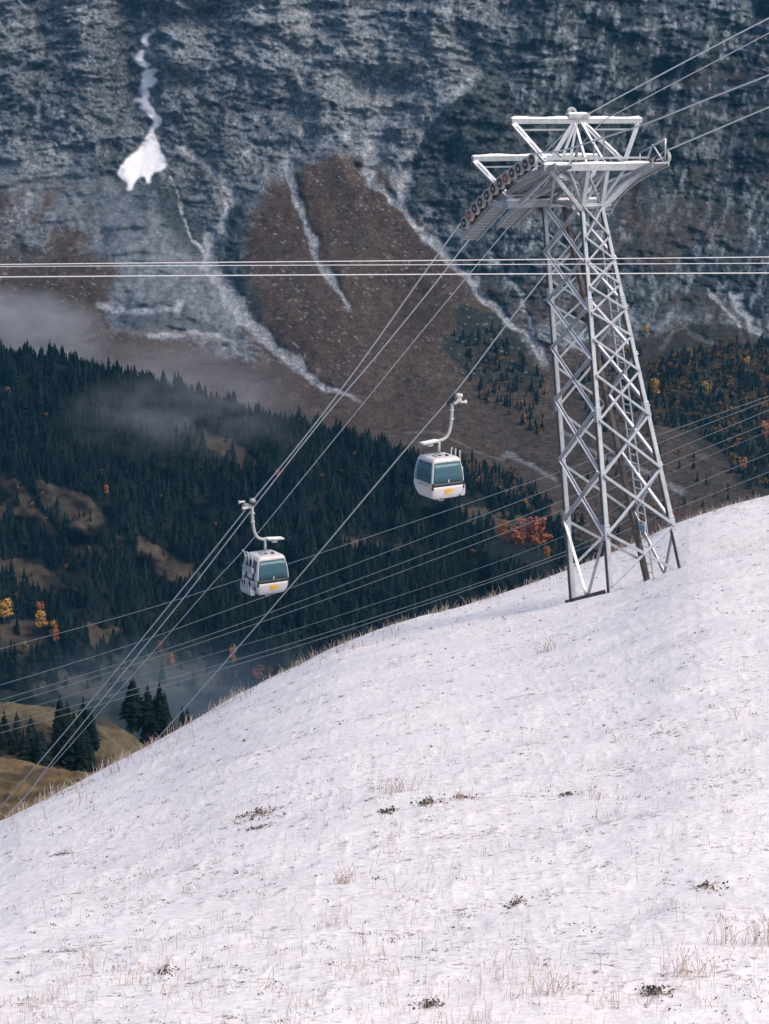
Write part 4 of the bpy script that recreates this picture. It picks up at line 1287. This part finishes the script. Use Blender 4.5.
c1 = [solve(PM, x, y, D, Z) for x, y in ((840, -17), (769, 18), (690, 59), (620, 96.5), (600, 107.5), (585, 116), (576, 123), (541, 157), (476, 231), (430, 290), (373, 360), (322, 420), (260, 499), (200, 577), (166, 620), (47, 768), (26, 796), (-40, 868))]
rope('signal_cable', c1, .026, M['rope_pale'], 'pale cable running just right of the left-hand gondola rope', 'cable', None, 4, (40, 0))
PM2 = gN + P * .55
c2 = [solve(PM2, x, y, D, Z) for x, y in ((840, -4), (769, 33), (690, 74.6), (640, 101), (620, 111.6), (606, 119), (598, 126.5), (588, 137), (540, 190), (476, 266), (396, 363), (254.6, 537), (215.6, 580), (181, 620), (100, 712), (34, 786), (0, 824))]
rope('signal_cable', c2, .020, M['rope'], 'thin cable passing behind the left-hand gondola down to the slope', 'cable', None, 4, (40, 0))
# three level wires in front of the tower
for pp, r, lab in (([(-60, 265), (0, 264.5), (200, 262.5), (440, 260.4), (769, 257), (840, 256)], .0125, 'uppermost of three level wires crossing the tower'),
                   ([(-60, 267), (0, 266.5), (200, 265.6), (440, 264.7), (769, 263.3), (840, 263)], .010, 'thin middle one of three level wires crossing the tower'),
                   ([(-60, 277.5), (0, 277), (200, 275.6), (440, 274.3), (769, 273), (840, 272.8)], .0145, 'lowest and brightest of three level wires crossing the tower')):
    rope('overhead_wire', [at_y(x, y, 60.0) for x, y in pp], r, M['rope_pale'], lab, 'wire', 'level wires', 4, (45, 45))
FARL = [([(-60, 667), (0, 649), (130, 614), (239, 580), (330, 550), (545, 477), (653, 437), (769, 396), (830, 374)], 'highest far power line in the fan crossing the valley'),
        ([(-60, 701), (0, 685), (130, 645), (239, 606), (330, 573.5), (558, 486), (659, 443), (769, 400), (830, 376)], 'second far power line from the top in the valley fan'),
        ([(-60, 716), (0, 700), (182, 644), (330, 590), (552, 505), (662, 455), (769, 410), (830, 385)], 'third far power line from the top in the valley fan'),
        ([(-60, 723), (0, 706), (130, 666), (330, 598), (555, 513), (662, 466), (769, 423), (830, 399)], 'middle far power line of the valley fan'),
        ([(-60, 733), (0, 716), (130, 678), (330, 618.5), (562, 537), (667, 475), (769, 431), (830, 404)], 'third far power line from the bottom in the valley fan'),
        ([(-60, 741), (0, 726), (130, 690), (330, 631.5), (562, 553), (673, 494), (769, 453.5), (830, 428)], 'second far power line from the bottom in the valley fan'),
        ([(-60, 748), (0, 733), (130, 696), (330, 636), (562, 556.5), (670, 511), (769, 472), (830, 447)], 'lowest far power line in the valley fan')]
for i, (pp, lab) in enumerate(FARL):
    rope('power_line', [at_y(x, y, 300.0 + 3 * i) for x, y in pp], .036 if i not in (4,) else .026, M['rope_dim'], lab, 'power line', 'far power lines', 4, (60, 160))

# ================================================================== gondolas
def rr_pt(hx, hy, r, per):
    """points round a rounded rectangle: per side 6 spans, per corner 3 spans; starts at front (-y) left"""
    out = []
    def corner(cx, cy, a0):
        for i in range(4):
            a = a0 + math.pi / 2 * i / 3
            out.append((cx + r * math.cos(a), cy + r * math.sin(a)))
    seg = 6
    corner(-hx + r, -hy + r, math.pi)              # left-front corner
    for i in range(1, seg): out.append((-hx + r + (2 * hx - 2 * r) * i / seg, -hy))
    corner(hx - r, -hy + r, -math.pi / 2)
    for i in range(1, seg): out.append((hx, -hy + r + (2 * hy - 2 * r) * i / seg) if False else (hx, -hy + r + (2 * hy - 2 * r) * i / seg))
    corner(hx - r, hy - r, 0)
    for i in range(1, seg): out.append((hx - r - (2 * hx - 2 * r) * i / seg, hy))
    corner(-hx + r, hy - r, math.pi / 2)
    for i in range(1, seg): out.append((-hx, hy - r - (2 * hy - 2 * r) * i / seg))
    return out

SEC = [(0.0, .60, .58, .08), (.035, .67, .65, .09), (.22, .765, .745, .10), (.46, .825, .81, .10), (.59, .84, .83, .10), (.74, .835, .83, .10), (1.05, .815, .81, .10), (1.36, .775, .775, .11),
       (1.64, .715, .72, .12), (1.74, .685, .69, .12), (1.80, .63, .64, .12), (1.83, .50, .52, .10)]
def gondola(grip_pt, side, label):
    """side -1: door and hanger on the left (-P), +1: on the right"""
    floor_c = np.asarray(grip_pt) - Z * 4.25 - P * side * .66
    g = thing('gondola', label, 'gondola', floor_c, 'gondolas on the cableway')
    W = lambda x, y, z: floor_c + P * x + D * y + Z * z
    rings = [[W(x, y, z) for x, y in rr_pt(hx, hy, r, 0)] for z, hx, hy, r in SEC]
    k = len(rings[0])
    V = [p for rg in rings for p in rg]
    front = set(range(3, 9)); right = set(range(12, 18)); back = set(range(21, 27)); left = set(range(30, 36))
    front_w = set(range(2, 10)); back_w = set(range(20, 28))
    right_w = set(range(12, 18)); left_w = set(range(30, 36))
    door = left if side < 0 else right
    shell, gl, band, doorf = [], {'f': [], 'b': [], 'l': [], 'r': []}, [], []
    for i in range(len(SEC) - 1):
        for j in range(k):
            q = (i * k + j, i * k + (j + 1) % k, (i + 1) * k + (j + 1) % k, (i + 1) * k + j)
            win = 5 <= i <= 8 - 0 and i <= 7
            if win and j in front_w: gl['f'].append(q)
            elif win and j in back_w: gl['b'].append(q)
            elif win and j in right_w and not (door is right and j in (12, 14, 15, 17)): gl['r'].append(q)
            elif win and j in left_w and not (door is left and j in (30, 32, 33, 35)): gl['l'].append(q)
            elif i == 4 and (j in front_w or j in back_w): band.append(q)
            else: shell.append(q)
    shell.append(tuple(range(k))[::-1]); shell.append(tuple((len(SEC) - 1) * k + j for j in range(k)))
    body = mk('body', V, shell, M['shell'], g, True, floor_c)
    so = body.modifiers.new('thickness', 'SOLIDIFY'); so.thickness = .035; so.offset = -1
    def sub(name, fl, mat, parent, off=0.0):
        used = sorted({i for q in fl for i in q}); ix = {v: n for n, v in enumerate(used)}
        vv = np.array([V[i] for i in used])
        c = floor_c + Z * 1.0
        dirv = vv - c; dirv[:, 2] = 0
        dirv /= np.linalg.norm(dirv, axis=1)[:, None]
        return mk(name, vv + dirv * off, [tuple(ix[i] for i in q) for q in fl], mat, parent, True, floor_c)
    for kk in 'fblr':
        w = sub('window', gl[kk], M['glass'], g, -.008)
        so = w.modifiers.new('thickness', 'SOLIDIFY'); so.thickness = .008; so.offset = -1
    bd = sub('window_band', band, M['black'], g, .004)
    so = bd.modifiers.new('thickness', 'SOLIDIFY'); so.thickness = .03; so.offset = -1
    # dark corner buffers at both ends of the band
    for s in (-1, 1):
        beam('corner_buffer', W(s * .785, -.775, .46), W(s * .785, -.775, .76), .085, .09, M['black'], g, upv=D)
    # window seal and centre latch
    beam('window_latch', W(0, -.845, .76), W(0, -.845, .88), .05, .03, M['shell'], g, upv=D)
    # vertical mullion of the far window seen through the glass
    beam('mullion', W(.22, .80, .8), W(.22, .74, 1.55), .05, .04, M['grey'], g, upv=D)
    # benches inside
    for s in (-1, 1):
        beam('bench', W(-.55, s * .48, .42), W(.55, s * .48, .42), .36, .10, M['bench'], g)
        beam('bench_back', W(-.55, s * .66, .70), W(.55, s * .66, .70), .06, .34, M['bench'], g)
    # yellow mark: slanted strokes on the front panel (and on the smooth side)
    def mark(cx, cz, fr, sc=1.0):
        parts = []
        for x0, x1, z0, z1, sl in ((-.24, .17, .06, .13, .05), (-.17, .26, -.03, .04, .05), (-.26, .12, -.12, -.06, .05), (-.05, .08, -.12, .13, .06)):
            pr = [(x0, z0), (x1, z0), (x1 + sl, z1), (x0 + sl, z1)]
            vv = []
            for dpt in (0, .012):
                for x, z in pr:
                    zz = cz + z * sc; hy = np.interp(zz, [s[0] for s in SEC], [s[2] for s in SEC]); hx = np.interp(zz, [s[0] for s in SEC], [s[1] for s in SEC])
                    if fr == 'f': vv.append(W(cx + x * sc, -hy - .004 - dpt - .004 * len(parts), zz))
                    else: vv.append(W(fr * (hx + .004 + dpt + .004 * len(parts)), cx - x * sc, zz))
            parts.append((vv, BOXF))
        mk('yellow_mark', *join(parts), M['logo'], g)
    mark(.02, .34, 'f', .95)
    # smooth side: label strip under the window
    s = -side
    lab = beam('side_label', W(s * .842, -.62, .64), W(s * .842, .45, .64), .02, .11, M['grey'], g)
    beam('yellow_tab', W(s * .856, -.62, .65), W(s * .856, -.36, .65), .02, .13, M['logo'], g)
    # roof fittings
    beam('roof_hatch', W(-.34, -.18, 1.85), W(.02, -.18, 1.85), .42, .05, M['grey'], g)
    beam('roof_mount', W(-.2, .0, 1.86), W(.2, .0, 1.86), .26, .10, M['arm'], g)
    for x in (-.18, .18): beam('roof_bolt_box', W(x, -.30, 1.86), W(x + .10, -.30, 1.86), .14, .10, M['dark_steel'], g)
    # door side: two leaves, rail, ski racks
    s = side
    for j, y in enumerate((-.30, .30)):
        df = mk('door_leaf', *join([beam_v(W(s * .845, y - .25, .25), W(s * .76, y - .25, 1.60), .04, .05, upv=D), beam_v(W(s * .845, y + .25, .25), W(s * .76, y + .25, 1.60), .04, .05, upv=D),
                                   beam_v(W(s * .86, y - .25, .72), W(s * .86, y + .25, .72), .04, .06)]), M['black'], g)
    beam('door_rail', W(s * .72, -.6, 1.66), W(s * .72, .6, 1.66), .08, .08, M['grey'], g)
    rk = beam('ski_basket', W(s * .93, -.52, .16), W(s * .93, .52, .16), .20, .30, M['grey'], g)
    for y in (-.5, -.26, 0, .26, .5):
        beam('basket_slot', W(s * 1.035, y, .10), W(s * 1.035, y, .50), .03, .05, M['shell'], rk, upv=D)
    up_r = beam('ski_holder', W(s * .90, -.48, 1.18), W(s * .90, .48, 1.18), .12, .24, M['grey'], g)
    for y in (-.36, 0, .36):
        V2, F2 = tube_v([W(s * .86, y, 1.25), W(s * .86, y, 1.70), W(s * .88, y + .05, 1.90), W(s * (.94 + .03 * (y > 0)), y + .12, 2.00)], .036, 6)
        mk('ski_prong', V2, F2, M['arm'], up_r, True)
    # loop bar under the floor
    tube('bumper_bar', [W(-.22, -.1, .02), W(-.05, -.12, -.19), W(.16, -.12, -.20), W(.18, -.1, .02)], .028, M['shell'], g, 6)
    beam('floor_skid', W(-.3, .2, -.03), W(.3, .2, -.03), .5, .07, M['grey'], g)
    # hanger: post, curved arm, level plate
    tube('hanger_post', [W(0, 0, 1.84), W(0, 0, 2.52)], .065, M['arm'], g, 10)
    arm = spline([W(-side * .05, 0, 2.50), W(side * .18, 0, 2.52), W(side * .42, 0, 2.66), W(side * .56, 0, 2.95), W(side * .64, 0, 3.45), W(side * .66, 0, 4.12)], 5)
    ha = tube('hanger_arm', arm, .075, M['arm'], g, 10)
    for z in (3.4, 3.8): tube('arm_clamp', [W(side * .64, 0, z - .04), W(side * .64, 0, z + .04)], .105, M['arm'], ha, 10)
    V2, F2 = beam_v(W(-side * .05, 0, 2.50), W(-side * .92, 0, 2.44), .40, .07)
    pt = mk('service_plate', V2, F2, M['arm'], g)
    snow_strip(pt, W(-side * .08, 0, 2.50), W(-side * .9, 0, 2.44), .36, .04, .035)
    beam('plate_bracket', W(-side * .35, 0, 2.36), W(-side * .6, 0, 2.34), .2, .12, M['arm'], pt)
    # grip head on the rope
    gp = np.asarray(grip_pt)
    tdir = D - Z * .70; tdir /= np.linalg.norm(tdir)
    gr = beam('grip', gp - tdir * .38 - Z * .02 + P * side * .02, gp + tdir * .38 - Z * .02 + P * side * .02, .16, .20, M['dark_steel'], g)
    beam('grip_frame', gp - Z * .12 + P * side * .02, gp + P * side * .42 + Z * .02, .26, .18, M['arm'], g)
    for a, b in ((.34, .0), (-.34, .0)):
        c = gp + tdir * a + Z * .05
        V2, F2 = tube_v([c + P * side * .02, c + P * side * .22], .10, 12); mk('grip_roller', V2, F2, M['arm'], gr, True)
    for a, z in ((.16, .12), (-.2, -.10)):
        c = gp + D * a + Z * z
        V2, F2 = tube_v([c + P * side * .30, c + P * side * .52, c + P * side * .60], [.05, .05, .10], 10); mk('guide_roller', V2, F2, M['shell'], gr, True)
    return g
gondola(solve(PLn, 252, 504, D, Z) + Z * .0, -1, 'left-hand white gondola, lower on the nearer rope, with ski baskets on its left side')
gondola(solve(PRn, 452, 400, D, Z), 1, 'right-hand white gondola, higher one nearer the tower with smooth left side')

# ================================================================== grass, tufts and bare patches on the snow
STRAW = foliage('dry_grass', (.26, .19, .14), (.42, .33, .27), (.60, .52, .46), 3.0, attr=True)
HEATH = noisy('dark_heath', (.03, .027, .025), (.12, .095, .08), 9, .9)
M['twig'] = noisy('dry_stalk', (.30, .21, .16), (.50, .40, .32), 5, .9)
def blades(xs, ys, hs, ws, name, label):
    n = len(xs)
    zs = ground(xs, ys) - .02
    a = RNG.uniform(0, 6.283, n); lean = RNG.normal(0, .34, (n, 2)) * hs[:, None]
    wx = np.cos(a) * ws / 2; wy = np.sin(a) * ws / 2 * .4
    wx = np.where(np.abs(wx) < ws * .28, ws * .28, wx)
    base_ = np.stack([xs, ys, zs], 1)
    off = np.stack([wx, wy, 0 * wx], 1)
    mid = base_ + np.stack([lean[:, 0] * .35, lean[:, 1] * .35, hs * .6], 1)
    tip = base_ + np.stack([lean[:, 0], lean[:, 1], hs * RNG.uniform(.85, 1, n)], 1)
    V = np.stack([base_ - off, base_ + off, mid + off * .8, mid - off * .8, tip], 1).reshape(-1, 3)
    i = np.arange(n)[:, None] * 5
    Fc = np.concatenate([i + [0, 1, 2], i + [0, 2, 3], i + [3, 2, 4]])
    o = mk(name, V, Fc, STRAW, None, False, attrs={'tint': np.repeat(RNG.random(n), 5)})
    tag(o, label, 'grass', kind='stuff')
# scattered over the field in loose tufts
nt_ = 3600
cy = np.exp(RNG.uniform(math.log(24), math.log(140), nt_)); cu = (RNG.uniform(-30, 800, nt_) - 384.5) / F
dens = fbm(cu * cy / 9, cy / 9, 3, 141) > RNG.uniform(-.7, .5, nt_)
cy, cu = cy[dens], cu[dens]
rep = RNG.integers(2, 9, len(cy))
xs = np.repeat(cu * cy, rep) + RNG.normal(0, .11, rep.sum()); ysb = np.repeat(cy, rep) + RNG.normal(0, .14, rep.sum())
hs = RNG.gamma(3, .045, len(xs)) + .02
blades(xs, ysb, np.minimum(hs, .55), RNG.uniform(.004, .008, len(xs)), 'field_grass', 'thin dry grass blades poking through the snow cover')
def litter():
    n = 1050
    y0 = np.exp(RNG.uniform(math.log(24), math.log(125), n)); u0 = (RNG.uniform(-20, 790, n) - 384.5) / F
    k = RNG.integers(4, 16, n); x0 = np.repeat(u0 * y0, k); y1 = np.repeat(y0, k)
    sp_ = np.repeat(RNG.uniform(.02, .09, n), k)
    x0 = x0 + RNG.normal(0, 1, len(x0)) * sp_; y1 = y1 + RNG.normal(0, 1.4, len(x0)) * sp_
    q = np.stack([x0, y1, ground(x0, y1) + RNG.uniform(0, .035, len(x0))], 1)
    a = RNG.normal(0, 1, q.shape); a /= np.linalg.norm(a, axis=1)[:, None]
    b = np.cross(a, RNG.normal(0, 1, q.shape)); b /= np.linalg.norm(b, axis=1)[:, None]
    sz = (RNG.uniform(.006, .02, len(x0)) * (.7 + y1 / 90))[:, None]
    V = np.stack([q - a * sz, q + b * sz * .5, q + a * sz, q - b * sz * .5], 1).reshape(-1, 3)
    i = np.arange(len(x0))[:, None] * 4
    o = mk('ground_litter', V, i + np.array([[0, 1, 2, 3]]), HEATH, None, False)
    tag(o, 'specks of dead leaves and heath scattered over the snow', 'leaf litter', kind='stuff')
litter()
# dense fringe along the crest of the slope
nc_ = 9000
pxc = RNG.uniform(-30, 800, nc_)
Dcv = np.interp(pxc, [-200, 0, 160, 384, 628, 769, 1000], [66, 76, 92, 112, 130, 138, 146])
yc = Dcv + RNG.normal(2, 9, nc_)
uc = (pxc - 384.5) / F
patch = fbm(pxc / 16, yc / 5, 3, 151) > RNG.uniform(-.12, .8, nc_)
xs = (uc * yc)[patch]; yc = yc[patch]
hs = np.minimum(RNG.gamma(5, .055, len(xs)) + .05, .8)
blades(xs, yc, hs, RNG.uniform(.012, .03, len(xs)), 'crest_grass', 'dry brown grass fringe along the crest of the snow slope')

def pix_ground(px, py):
    r = ray(px, py); r = r / r[1]
    yv = np.linspace(18, 160, 4000)
    g_ = ground(r[0] * yv, yv)
    i = np.argmax(g_ > r[2] * yv) if (g_ > r[2] * yv).any() else -1
    return np.array([r[0] * yv[i], yv[i], g_[i]])
def tuft(px, py, hpx, n, label, spread=.1, mat='twig', cat='grass tuft', name='grass_tuft'):
    c = pix_ground(px, py); h = hpx * c[1] / F
    r = random.Random(int(px * 7 + py))
    t = thing(name, label, cat, c)
    parts = []
    for i in range(int(n * .7)):
        bx, by = r.gauss(0, spread * 1.3), r.gauss(0, spread * .7)
        hh = h * r.uniform(.45, 1.0); lx, ly = r.gauss(0, .38) * hh, r.gauss(0, .2) * hh
        b = c + np.array([bx, by, 0]); b[2] = gz(b) - .02
        parts.append(tube_v([b, b + np.array([lx * .4, ly * .4, hh * .6]), b + np.array([lx, ly, hh])], [.005 * c[1] / 40, .004 * c[1] / 40, .0015], 3))
        if r.random() < .4: parts.append(tube_v([b + np.array([lx, ly, hh]) * .98, b + np.array([lx * 1.1, ly, hh * 1.12])], [.009 * c[1] / 40, .003], 4))
    tag(mk('stalks', *join(parts), M[mat], t), kind='stuff')
def clump(px, py, wpx, hpx, label, n=40):
    """low dark heath showing through the snow: many small leafy lumps"""
    c = pix_ground(px, py); s = c[1] / F
    r = random.Random(int(px * 3 + py))
    t = thing('heath_clump', label, 'heath', c)
    V = []; Fc = []
    lobes = [(r.gauss(0, wpx * s * .26), r.gauss(0, wpx * s * .5), r.uniform(.03, .12)) for _ in range(max(5, n // 4))]
    for i in range(n * 4):
        lb = r.choice(lobes)
        q = c + np.array([lb[0] + r.gauss(0, lb[2]), lb[1] + r.gauss(0, lb[2] * 1.3), 0]); q[2] = gz(q) + r.uniform(-.02, hpx * s * .55)
        sz = r.uniform(.010, .026) * (1 + c[1] / 120)
        a = np.array([r.gauss(0, 1), r.gauss(0, 1), r.gauss(0, .5)]); a /= np.linalg.norm(a)
        b_ = np.cross(a, [r.gauss(0, 1), r.gauss(0, 1), r.gauss(0, 1)]); b_ /= np.linalg.norm(b_) + 1e-6
        k = len(V); V += [q - a * sz, q + b_ * sz * .6, q + a * sz, q - b_ * sz * .6 + [0, 0, sz * .4]]; Fc.append((k, k + 1, k + 2, k + 3))
    tag(mk('twigs', V, Fc, HEATH, t), kind='stuff')
    parts = []
    for i in range(n // 2):
        q = c + np.array([r.gauss(0, wpx * s * .3), r.gauss(0, wpx * s * .3), 0]); q[2] = gz(q) - .02; h = r.uniform(.4, 1.1) * hpx * s
        parts.append(tube_v([q, q + np.array([r.gauss(0, .3) * h, r.gauss(0, .2) * h, h])], [.006, .002], 3))
    tag(mk('stalks', *join(parts), M['twig'], t), kind='stuff')
clump(262, 815, 44, 8, 'large dark heath patch showing through the snow at centre left', 60)
clump(256, 829, 13, 5, 'small dark heath patch just below the large one', 22)
clump(386, 812, 16, 4, 'small dark patch left of the double clump in mid slope')
clump(429, 804, 20, 8, 'dark clump beside a dry stalk in the middle of the slope')
clump(462, 798, 12, 5, 'dark clump with pale stalks right of the mid-slope clump', 22)
clump(565, 795, 14, 5, 'small dark clump below the tower in mid slope', 22)
clump(707, 890, 16, 8, 'thin dark twiggy clump near the right edge', 24)
clump(654, 994, 30, 10, 'dark twiggy clump at the bottom right with bare stems', 44)
clump(517, 903, 20, 6, 'faint dark clump right of centre near the bottom', 20)
clump(65, 855, 10, 4, 'tiny dark speck of heath at the left', 16)
clump(167, 971, 14, 5, 'small dark clump at the bottom left', 20)
clump(429, 1008, 22, 8, 'dark clump with long stalks at the bottom centre', 26)
tuft(553, 650, 15, 26, 'single dark twiggy tuft on the snow below the tower', .16)
tuft(395, 792, 19, 34, 'pale upright dry tuft in the middle of the slope', .10)
tuft(461, 800, 15, 22, 'pale dry tuft right of the middle of the slope', .12)
tuft(343, 884, 22, 34, 'tall pale dry tuft below the middle of the slope', .06)
tuft(549, 996, 28, 40, 'bushy straw-coloured tuft near the bottom centre right', .08)
tuft(688, 975, 32, 60, 'broad reddish dry tuft near the bottom right', .18)
tuft(757, 945, 38, 90, 'widest reddish dry grass patch at the right edge', .22)
tuft(616, 1008, 42, 5, 'lone tall dry stalk at the bottom right of centre', .02)
tuft(600, 800, 15, 18, 'wispy dry tuft below the tower in mid slope', .16)
tuft(130, 985, 26, 12, 'thin dry stalks at the bottom left', .14)
tuft(735, 720, 22, 7, 'thin dry stalk near the right edge high on the slope', .05)
# small orange-leaved shrubs beyond the crest behind the tower
def shrub(px, py, dist, hpx, kind, label, wide=1.0):
    loc = at_y(px, py, dist); h = hpx * dist / F
    gl_ = gz(loc)
    t = thing('shrub', label, 'shrub', np.array([loc[0], loc[1], gl_]))
    top_z = loc[2] + h
    sc = (top_z - gl_)
    v, f = broad_crown(int(px), 160, .4)
    v = [np.array([a[0] * wide * h * 1.3 + loc[0], a[1] * wide * h + loc[1], gl_ + max(0, (sc - h)) + a[2] * h]) for a in v]
    mk('leaves', v, f, M[kind], t)
    parts = [tube_v([np.array([loc[0], loc[1], gl_ - .1]), np.array([loc[0], loc[1], top_z - h * .3])], [.05, .015], 5)]
    for i in range(4):
        parts.append(tube_v([np.array([loc[0], loc[1], top_z - h * .8]), np.array([loc[0] + random.uniform(-.4, .4) * h, loc[1], top_z - h * .2])], [.02, .008], 4))
    mk('stem', *join(parts), M['bark'], t)
shrub(675, 522, 150, 12, 'orange', 'small orange shrub behind the right tower leg', .9)
shrub(654, 512, 152, 12, 'orange', 'orange-brown shrub behind the tower ladder', .5)

# ================================================================== mist and haze
def mist(name, label, c_px, dist, size, dens, scale, seed, thr=(.45, .75), col=(.86, .88, .92)):
    c = at_y(*c_px, dist)
    bm = bmesh.new(); bmesh.ops.create_icosphere(bm, subdivisions=3, radius=1.0)
    me = bpy.data.meshes.new(name); bm.to_mesh(me); bm.free()
    o = link(name, me, None, c); o.scale = size
    tag(o, label, 'mist', kind='stuff')
    m = bpy.data.materials.new(name + '_vapour'); m.use_nodes = True; nt = m.node_tree
    nt.nodes.remove(nt.nodes["Principled BSDF"])
    out = nt.nodes["Material Output"]
    pv = N(nt, "ShaderNodeVolumePrincipled"); pv.inputs["Color"].default_value = (*col, 1); pv.inputs["Anisotropy"].default_value = .2
    tc = N(nt, "ShaderNodeTexCoord")
    ln = N(nt, "ShaderNodeVectorMath", operation='LENGTH'); nt.links.new(tc.outputs["Object"], ln.inputs[0])
    fall = N(nt, "ShaderNodeMapRange"); fall.inputs["From Min"].default_value = 1.0; fall.inputs["From Max"].default_value = .15
    nt.links.new(ln.outputs["Value"], fall.inputs["Value"])
    no = N(nt, "ShaderNodeTexNoise", i_Scale=scale, i_Detail=5, i_Roughness=.6)
    mp = N(nt, "ShaderNodeMapping"); mp.inputs["Location"].default_value = (seed, seed * 1.7, 0); mp.inputs["Scale"].default_value = (1, 1, .8)
    nt.links.new(tc.outputs["Object"], mp.inputs[0]); nt.links.new(mp.outputs[0], no.inputs["Vector"])
    mr = N(nt, "ShaderNodeMapRange"); mr.inputs["From Min"].default_value = thr[0]; mr.inputs["From Max"].default_value = thr[1]
    nt.links.new(no.outputs["Fac"], mr.inputs["Value"])
    mu = N(nt, "ShaderNodeMath", operation='MULTIPLY'); nt.links.new(fall.outputs[0], mu.inputs[0]); nt.links.new(mr.outputs[0], mu.inputs[1])
    m2 = N(nt, "ShaderNodeMath", operation='MULTIPLY'); m2.inputs[1].default_value = dens; nt.links.new(mu.outputs[0], m2.inputs[0])
    nt.links.new(m2.outputs[0], pv.inputs["Density"]); nt.links.new(pv.outputs[0], out.inputs["Volume"])
    me.materials.append(m)
    return o
mist('cloud_bank', 'pale mist bank rising behind the forest ridge at the left edge', (5, 335), 3850, (165, 110, 78), .048, 2.3, 3, (.38, .74))
mist('mist_wisp', 'thin drifting mist over the ridge trees and brown slope', (140, 375), 3720, (250, 140, 62), .008, 2.2, 8, (.38, .72))
mist('mist_wisp', 'faint mist wisp among the dark spruces under the ridge', (190, 418), 3480, (190, 130, 75), .012, 2.6, 12, (.42, .80))
mist('mist_wisp', 'bluish mist lying in the valley behind the brown spur', (185, 690), 2750, (210, 160, 60), .0035, 1.8, 17, (.32, .75), (.55, .74, .90))

bm = bmesh.new(); bmesh.ops.create_cube(bm, size=1.0)
me = bpy.data.meshes.new('haze'); bm.to_mesh(me); bm.free()
hz = link('haze', me, None, (0, 2750, -640)); hz.scale = (3600, 5700, 1560)
tag(hz, 'thin bluish mountain haze filling the valley', 'haze', kind='stuff')
m = bpy.data.materials.new('haze_air'); m.use_nodes = True; nt = m.node_tree
nt.nodes.remove(nt.nodes["Principled BSDF"])
pv = N(nt, "ShaderNodeVolumePrincipled"); pv.inputs["Color"].default_value = (.10, .50, .85, 1)
pv.inputs["Density"].default_value = 1.25e-5
nt.links.new(pv.outputs[0], nt.nodes["Material Output"].inputs["Volume"])
me.materials.append(m)
